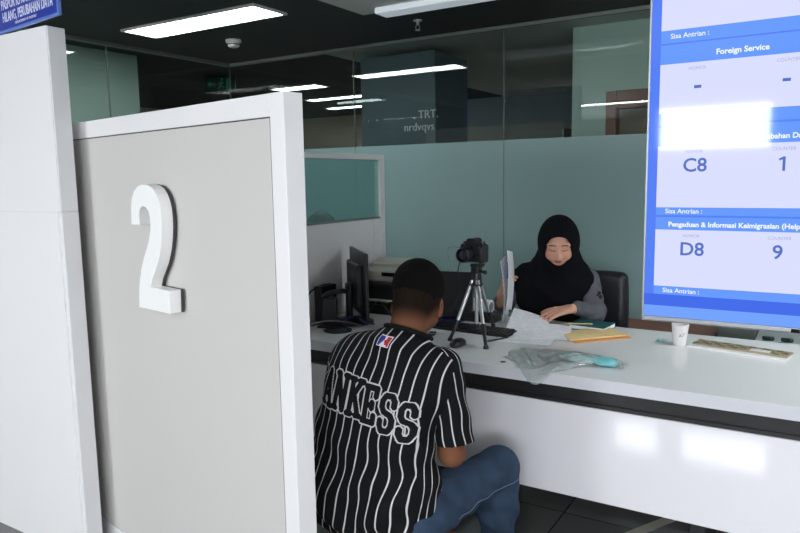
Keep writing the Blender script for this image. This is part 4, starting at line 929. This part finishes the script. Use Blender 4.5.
# ---- mouse by the man's shoulder, small keys
mo = solid('mouse', [ell((-1.375, 2.70, DZ+.012), (.032, .055, .024), k=.01)], .003, M['black'], cuts=[((0, 0, DZ+.0005), (0, 0, -1))], org=(-1.375, 2.70, DZ))
tag(mo, 'black rounded mouse on the counter beside the shoulder of the striped jersey', 'mouse')
kc = empty('key_ring', (-1.60, 2.86, DZ), 'small ring of dark keys on the counter beside the cheek of the seated person', 'keys')
tk = MB()
for c, r in (((-1.585, 2.84), .018), ((-1.60, 2.88), .014)):
    tk.tube([(c[0]+r*math.cos(a*PI/6), c[1]+r*math.sin(a*PI/6), DZ+.004+.002*(a % 2)) for a in range(13)], .0016, n=6, sub=2)
tk.build('ring', M['cable'], kc, True)
MB().box((-1.57, 2.80, DZ+.004), (.012, .05, .003), rz=.5, bev=.001).cyl((-1.575, 2.825, DZ+.002), (-1.575, 2.825, DZ+.006), .011).build('key', M['black'], kc)
tag(MB().lathe([(.012, 0), (.012, .0018)], (-1.09, 2.544, DZ), n=20).build('coin', M['wood_dark']), 'small brown coin on the front edge of the counter', 'coin')

# ---- papers
def bez(a, b, t): return a+(b-a)*t
ps = empty('paper_sheets', (-1.17, 3.05, DZ), 'printed white sheets spread on the counter under the hand of the person in the headscarf', 'papers')
def sheet_fn(c00, c10, c01, c11, lift, curl=0):
    c00, c10, c01, c11 = [Vector(c) for c in (c00, c10, c01, c11)]
    def f(u, v):
        p = c00.lerp(c10, u).lerp(c01.lerp(c11, u), v)
        return p+Vector((0, 0, lift*math.sin(u*PI)*v+curl*math.sin(v*PI*.9)*.5))
    return f
def T3(x, y, z): return (x, y, z)
MB().sheet(sheet_fn((-1.265, 2.86, DZ+.001), (-1.02, 2.90, DZ+.001), (-1.33, 3.19, DZ+.001), (-1.06, 3.24, DZ+.001), 0, .004), 10, 12, th=.0016).build('sheet', M['paper'], ps)
MB().sheet(sheet_fn((-1.215, 2.93, DZ+.004), (-.975, 3.02, DZ+.003), (-1.29, 3.22, DZ+.012), (-1.03, 3.26, DZ+.012), .008, .01), 10, 12, th=.0012).build('sheet', M['paper'], ps)
up_s = MB().sheet(sheet_fn((-1.285, 3.01, DZ+.006), (-1.07, 3.04, DZ+.008), (-1.352, 3.30, .822), (-1.165, 3.30, .782), .004, .004), 10, 14, th=.0012).build('sheet', M['paper'], ps)
up_s['label'] = 'top sheet with its far edge lifted'
vp = empty('held_papers', (-1.40, 3.36, .86), 'two white sheets held upright in the hand of the person in the headscarf', 'papers')
MB().sheet(lambda u, v: (-1.392+.018*u+.010*math.sin(v*2.6), 3.36-.12*u+.010*math.sin(v*3), .800+.02*u+v*.31), 6, 12, th=.0014).build('sheet', M['paper_plain'], vp)
MB().sheet(lambda u, v: (-1.418+.022*u+.018*math.sin(v*2.8)-.020*v, 3.38-.13*u, .770-.02*u+v*.32), 6, 12, th=.0014).build('sheet', M['paper'], vp)
MB().sheet(lambda u, v: (-1.380+.006*u, 3.30-.05*u, .98+v*.09), 2, 3, th=.002).build('printed_photo', M['paper_photo'], vp)
# ---- folder, pencil, envelopes
tb = empty('teal_folder', (-.97, 3.36, DZ), 'dark teal folder under the forearm of the person in the headscarf', 'folder')
FT = Matrix.Translation((-.955, 3.335, DZ)) @ Matrix.Rotation(math.radians(-6), 4, 'Z')
MB().box((0, 0, .0115), (.175, .150, .018), bev=.001, T=FT).build('pages', M['paper_plain'], tb); MB().box((0, 0, .022), (.18, .155, .0025), T=FT).box((0, 0, .0016), (.18, .155, .0025), T=FT).box((-.0895, 0, .0118), (.002, .155, .022), T=FT).build('cover', M['teal_book'], tb)
tag(MB().cyl((-1.060, 3.255, DZ+.028), (-.945, 3.305, DZ+.028), .0035, n=6).cyl((-1.060, 3.255, DZ+.028), (-1.073, 3.249, DZ+.027), .0035, .0006, n=6).build('pencil', M['pencil']), 'yellow pencil lying across the teal folder', 'pencil')
EN = ((-.955, 2.985), (-.748, 3.215), (-.895, 3.345), (-1.045, 3.09))
def quadslab(P, z0, z1, m, name, label, cat, lift=0):
    b = MB(); c = [Vector((x, y, 0)) for x, y in P]
    def f(u, v):
        p = c[0].lerp(c[1], u).lerp(c[3].lerp(c[2], u), v); return (p.x, p.y, (z0+z1)/2+lift*math.sin(PI*u)*math.sin(PI*v)+.0)
    return tag(b.sheet(f, 10, 8, th=z1-z0).build(name, m), label, cat)
quadslab(((-.925, 2.985), (-.735, 3.205), (-.89, 3.33), (-1.02, 3.10)), DZ+.001, DZ+.006, M['orange_paper'], 'orange_envelope', 'orange paper envelope lying under the yellow one', 'envelope')
quadslab(((-.955, 2.995), (-.752, 3.225), (-.90, 3.36), (-1.035, 3.12)), DZ+.0065, DZ+.012, M['manila'], 'yellow_envelope', 'pale yellow paper envelope lying on the orange one', 'envelope', .004)
# ---- clear plastic bag with aqua pouch, hanging a little over the front edge
bg = empty('plastic_bag', (-.88, 2.62, DZ), 'crumpled clear plastic bag lying over the front edge of the counter', 'bag')
rb = random.Random(7)
def bagf(side):
    def f(u, v):
        x = -1.115+.465*u; yb = 2.78+.05*math.sin(u*PI)-.04*u
        yf = 2.60-.235*math.exp(-((u-.42)/.21)**2)+.06*u; y = yf+(yb-yf)*v
        env = max(0, math.sin(PI*u))**.5*max(0, math.sin(PI*v))**.6
        z = DZ+.003 if side < 0 else DZ+.007+env*(.014+.010*math.sin(17*u+6*v)*math.sin(11*v+5*u)+.007*abs(math.sin(14*u-9*v)))+.003*math.sin(31*u+9*v)*env
        s_ = 2.472-y
        if s_ > 0: z -= s_*.62; y = 2.472-.18*s_-(.006 if side > 0 else 0)
        return (x+.012*math.sin(9*v), y, z)
    return f
MB().sheet(bagf(1), 44, 26, th=.0008).build('upper_film', M['bag'], bg, True)
MB().sheet(bagf(-1), 44, 26, th=.0008).build('lower_film', M['bag'], bg, True)
ro = MB()
for k in range(5):
    a = k*.06; ro.tube([(-1.10+a*.9, 2.66-a*.9-.01*k, DZ+.012), (-1.05+a*.9, 2.60-a*.8, DZ+.028+.003*(k % 2)), (-.99+a*.5, 2.53-a*.4, DZ+.016)], .0030, n=6)
ro.build('gathered_rim', M['bag'], bg, True)
pc_ = solid('aqua_pouch', [ell((-.705, 2.675, DZ+.018), (.045, .036, .016), k=.02), ell((-.735, 2.70, DZ+.016), (.040, .028, .012), k=.02)], .003, M['aqua'], org=(-.70, 2.675, DZ), warp=lambda G: .0015*np.sin(90*G[0]+60*G[1]))
tag(pc_, 'aqua blue soft pouch inside the clear plastic bag', 'pouch')
tag(MB().box((-.79, 2.665, DZ+.014), (.035, .075, .004), rz=-.3, bev=.001).build('white_card', M['label_white']), 'small white label card inside the clear plastic bag', 'card')
tag(solid('aqua_wrapper', [ell((-.82, 2.70, DZ+.014), (.085, .06, .008), k=.02)], .003, M['aqua_pale'], org=(-.82, 2.70, DZ), warp=lambda G: .002*np.sin(80*G[0]+70*G[1])), 'pale aqua folded wrapper in the middle of the clear plastic bag', 'wrapper')
# ---- paper cup
cu = empty('paper_cup', (-.520, 3.175, DZ), 'white paper cup with small dark print under the hanging screen', 'cup')
cc = Vector((-.520, 3.175, DZ))
MB().lathe([(.026, 0), (.027, .003), (.036, .092), (.0345, .092), (.026, .006), (.001, .006)], cc, n=32, cap=False).lathe([(.026, .001), (.001, .001)], cc, n=32, cap=False).build('cup_wall', M['cup'], cu, True)
MB().tube([cc+Vector((.0358*math.cos(a*PI/12), .0358*math.sin(a*PI/12), .092)) for a in range(25)], .0018, n=8, sub=1).build('rim', M['cup'], cu, True)
pr = MB()
def onto_cup(p):      # p: x along the wall, y up
    a = -PI/2+.42+p.x/.033; r = .026+.010*(p.y/.092)+.0004; return cc+Vector((r*math.cos(a), r*math.sin(a), p.y))
tmp = MB(); text_mb(tmp, 'a7', .026, Matrix.Translation((0, .050, 0)), ext=0)
pr.add([onto_cup(Vector(v)) for v in tmp.v], tmp.f)
pr.build('print', M['cup_ink'], cu)
# ---- long checked strip beside the cup, crumpled aqua film
lk = empty('card_tray', (-.28, 3.18, DZ), 'long low white tray holding a tan and olive checked strip, right of the cup', 'tray')
KT = Matrix.Translation((-.285, 3.165, DZ)) @ Matrix.Rotation(math.radians(-12), 4, 'Z')
MB().box((0, 0, .004), (.385, .120, .007), bev=.002, T=KT).build('base', M['label_white'], lk)
MB().box((.005, .022, .011), (.375, .090, .008), bev=.001, T=KT).build('strip', M['tan_strip'], lk)
ck = MB()
for i in range(14):
    for j in range(3):
        if (i+j) % 2 == 0 and not (8 <= i <= 10 and j < 2): ck.box((-.170+i*.0265, -.008+j*.028, .0155), (.0235, .025, .0016), T=KT)
ck.build('checks', M['dark_tan'], lk)
MB().box((.085, .004, .0165), (.075, .035, .002), T=KT).build('label_card', M['label_white'], lk)
for c, lab, sz in (((-.445, 3.215), 'crumpled aqua film between the paper cup and the checked strip', .9), ((-.600, 3.205), 'crumpled aqua film left of the paper cup', .6)):
    fl = MB().sheet(lambda u, v: (c[0]+(u-.5)*.075*sz, c[1]+(v-.5)*.07*sz, DZ+.004+.012*sz*abs(math.sin(7*u+3*v)*math.sin(5*v+2))), 14, 14, th=.001).build('plastic_film', M['aqua_pale'], None, True)
    tag(fl, lab, 'film')
# ---- monitor seen nearly edge-on at the far left
mn = empty('monitor', (-2.06, 2.96, DZ), 'black desktop monitor seen nearly edge-on at the left of the counter', 'monitor')
pa = Vector((-1.925, 2.79, 0)); pb_ = Vector((-2.235, 3.09, 0)); dm = pb_-pa; am = math.atan2(dm.y, dm.x); MT = Matrix.Translation((pa+pb_)*.5) @ Matrix.Rotation(am, 4, 'Z')
L = dm.length
MB().box((0, 0, .965), (L, .018, .335), bev=.004, T=MT).box((0, .022, .96), (L*.7, .035, .22), bev=.012, T=MT).build('housing', M['black'], mn)
MB().box((0, -.0095, .968), (L-.016, .002, .31), T=MT).build('display', M['black_gloss'], mn)
MB().box((-.10, -.0108, 1.06), (.035, .0015, .075), T=MT).build('sticker', M['label_white'], mn)
MB().box((0, .055, .86), (.07, .03, .20), bev=.01, T=MT).build('stand', M['black'], mn)
MB().lathe([(.12, 0), (.12, .006), (.10, .014), (.03, .02)], MT @ Vector((0, .045, DZ)), n=32).build('foot', M['black'], mn, True)
# ---- dark phone cradle and speaker left of the monitor
ds = empty('desk_phone', (-2.15, 2.86, DZ), 'black desk phone with a leaning handset left of the monitor', 'phone')
PT = Matrix.Translation((-2.150, 2.775, DZ)) @ Matrix.Rotation(.5, 4, 'Z')
MB().box((0, .0, .075), (.075, .05, .15), bev=.008, rx=-.15, T=PT).box((0, 0, .006), (.12, .12, .012), bev=.005, T=PT).build('base', M['black'], ds)
MB().tube([PT @ Vector((-.03, -.02, .155)), PT @ Vector((.0, -.03, .175)), PT @ Vector((.06, -.02, .185)), PT @ Vector((.09, 0, .18))], .013).build('handset', M['black'], ds, True)
bx_ = empty('network_box', (-2.24, 2.88, DZ), 'small upright black box against the white divider, with cables', 'box')
MB().box((-2.250, 2.87, DZ+.10), (.05, .13, .19), bev=.005).build('case', M['black'], bx_); MB().box((-2.223, 2.87, DZ+.10), (.003, .08, .12), bev=.001).build('front_plate', M['cable_grey'], bx_)
cab = [('cable', 'black cable looping up the divider from the left end of the counter', [(-2.22, 2.66, DZ+.004), (-2.25, 2.70, DZ+.06), (-2.26, 2.74, DZ+.16), (-2.255, 2.84, DZ+.195), (-2.24, 2.90, DZ+.195)], 'cable', .004),
       ('cable', 'black cable lying in a loose curve at the left end of the counter', [(-2.24, 2.64, DZ+.004), (-2.18, 2.68, DZ+.02), (-2.12, 2.72, DZ+.03), (-2.06, 2.74, DZ+.012), (-2.02, 2.71, DZ+.004)], 'cable', .004),
       ('cable', 'grey cable crossing in front of the desk phone', [(-2.20, 2.62, DZ+.004), (-2.16, 2.66, DZ+.035), (-2.10, 2.70, DZ+.045), (-2.04, 2.78, DZ+.03), (-1.99, 2.83, DZ+.005)], 'cable_grey', .0035),
       ('cable', 'blue cable bunched below the monitor', [(-2.11, 2.78, DZ+.004), (-2.07, 2.80, DZ+.04), (-2.03, 2.84, DZ+.05), (-1.99, 2.86, DZ+.02), (-1.96, 2.90, DZ+.004)], 'cable_blue', .004),
       ('cable', 'black cable arching behind the monitor foot', [(-2.12, 3.05, DZ+.005), (-2.02, 2.99, DZ+.09), (-1.95, 2.95, DZ+.11), (-1.90, 2.96, DZ+.05), (-1.86, 3.0, DZ+.005)], 'cable', .0045)]
for n_, lab, pts_, m_, r_ in cab: tag(MB().tube(pts_, r_, n=8).build(n_, M[m_], None, True), lab, 'cable')
tag(MB().box((-2.225, 2.655, DZ+.016), (.045, .07, .03), rz=.3, bev=.006).build('power_adaptor', M['black']), 'black power adaptor block at the left end of the counter', 'adaptor')
tag(MB().lathe([(.07, 0), (.07, .006), (.05, .012), (.01, .014)], (-2.045, 2.70, DZ), n=28).build('round_coaster', M['black'], None, True), 'flat round black base in front of the monitor', 'base')
# ---- printer
pt = empty('printer', (-2.02, 3.28, DZ), 'beige and black printer behind the head of the seated person', 'printer')
PT = Matrix.Translation((-2.075, 3.270, DZ)) @ Matrix.Rotation(.05, 4, 'Z')
MB().box((0, 0, .115), (.36, .27, .13), bev=.02, T=PT).build('lower_body', M['black'], pt)
MB().box((0, .02, .215), (.34, .25, .07), bev=.015, T=PT).box((-.02, .07, .265), (.26, .12, .04), bev=.01, rx=.2, T=PT).build('top_cover', M['beige'], pt)
MB().box((.05, -.107, .225), (.12, .01, .022), T=PT).build('paper_slot', M['black_gloss'], pt)
MB().box((-.02, -.17, .09), (.20, .10, .006), rx=-.1, T=PT).build('output_tray', M['beige'], pt)
MB().b2(-.17, .17, -.12, .12, 0, .05, bev=.004, T=PT).build('foot_base', M['black'], pt)
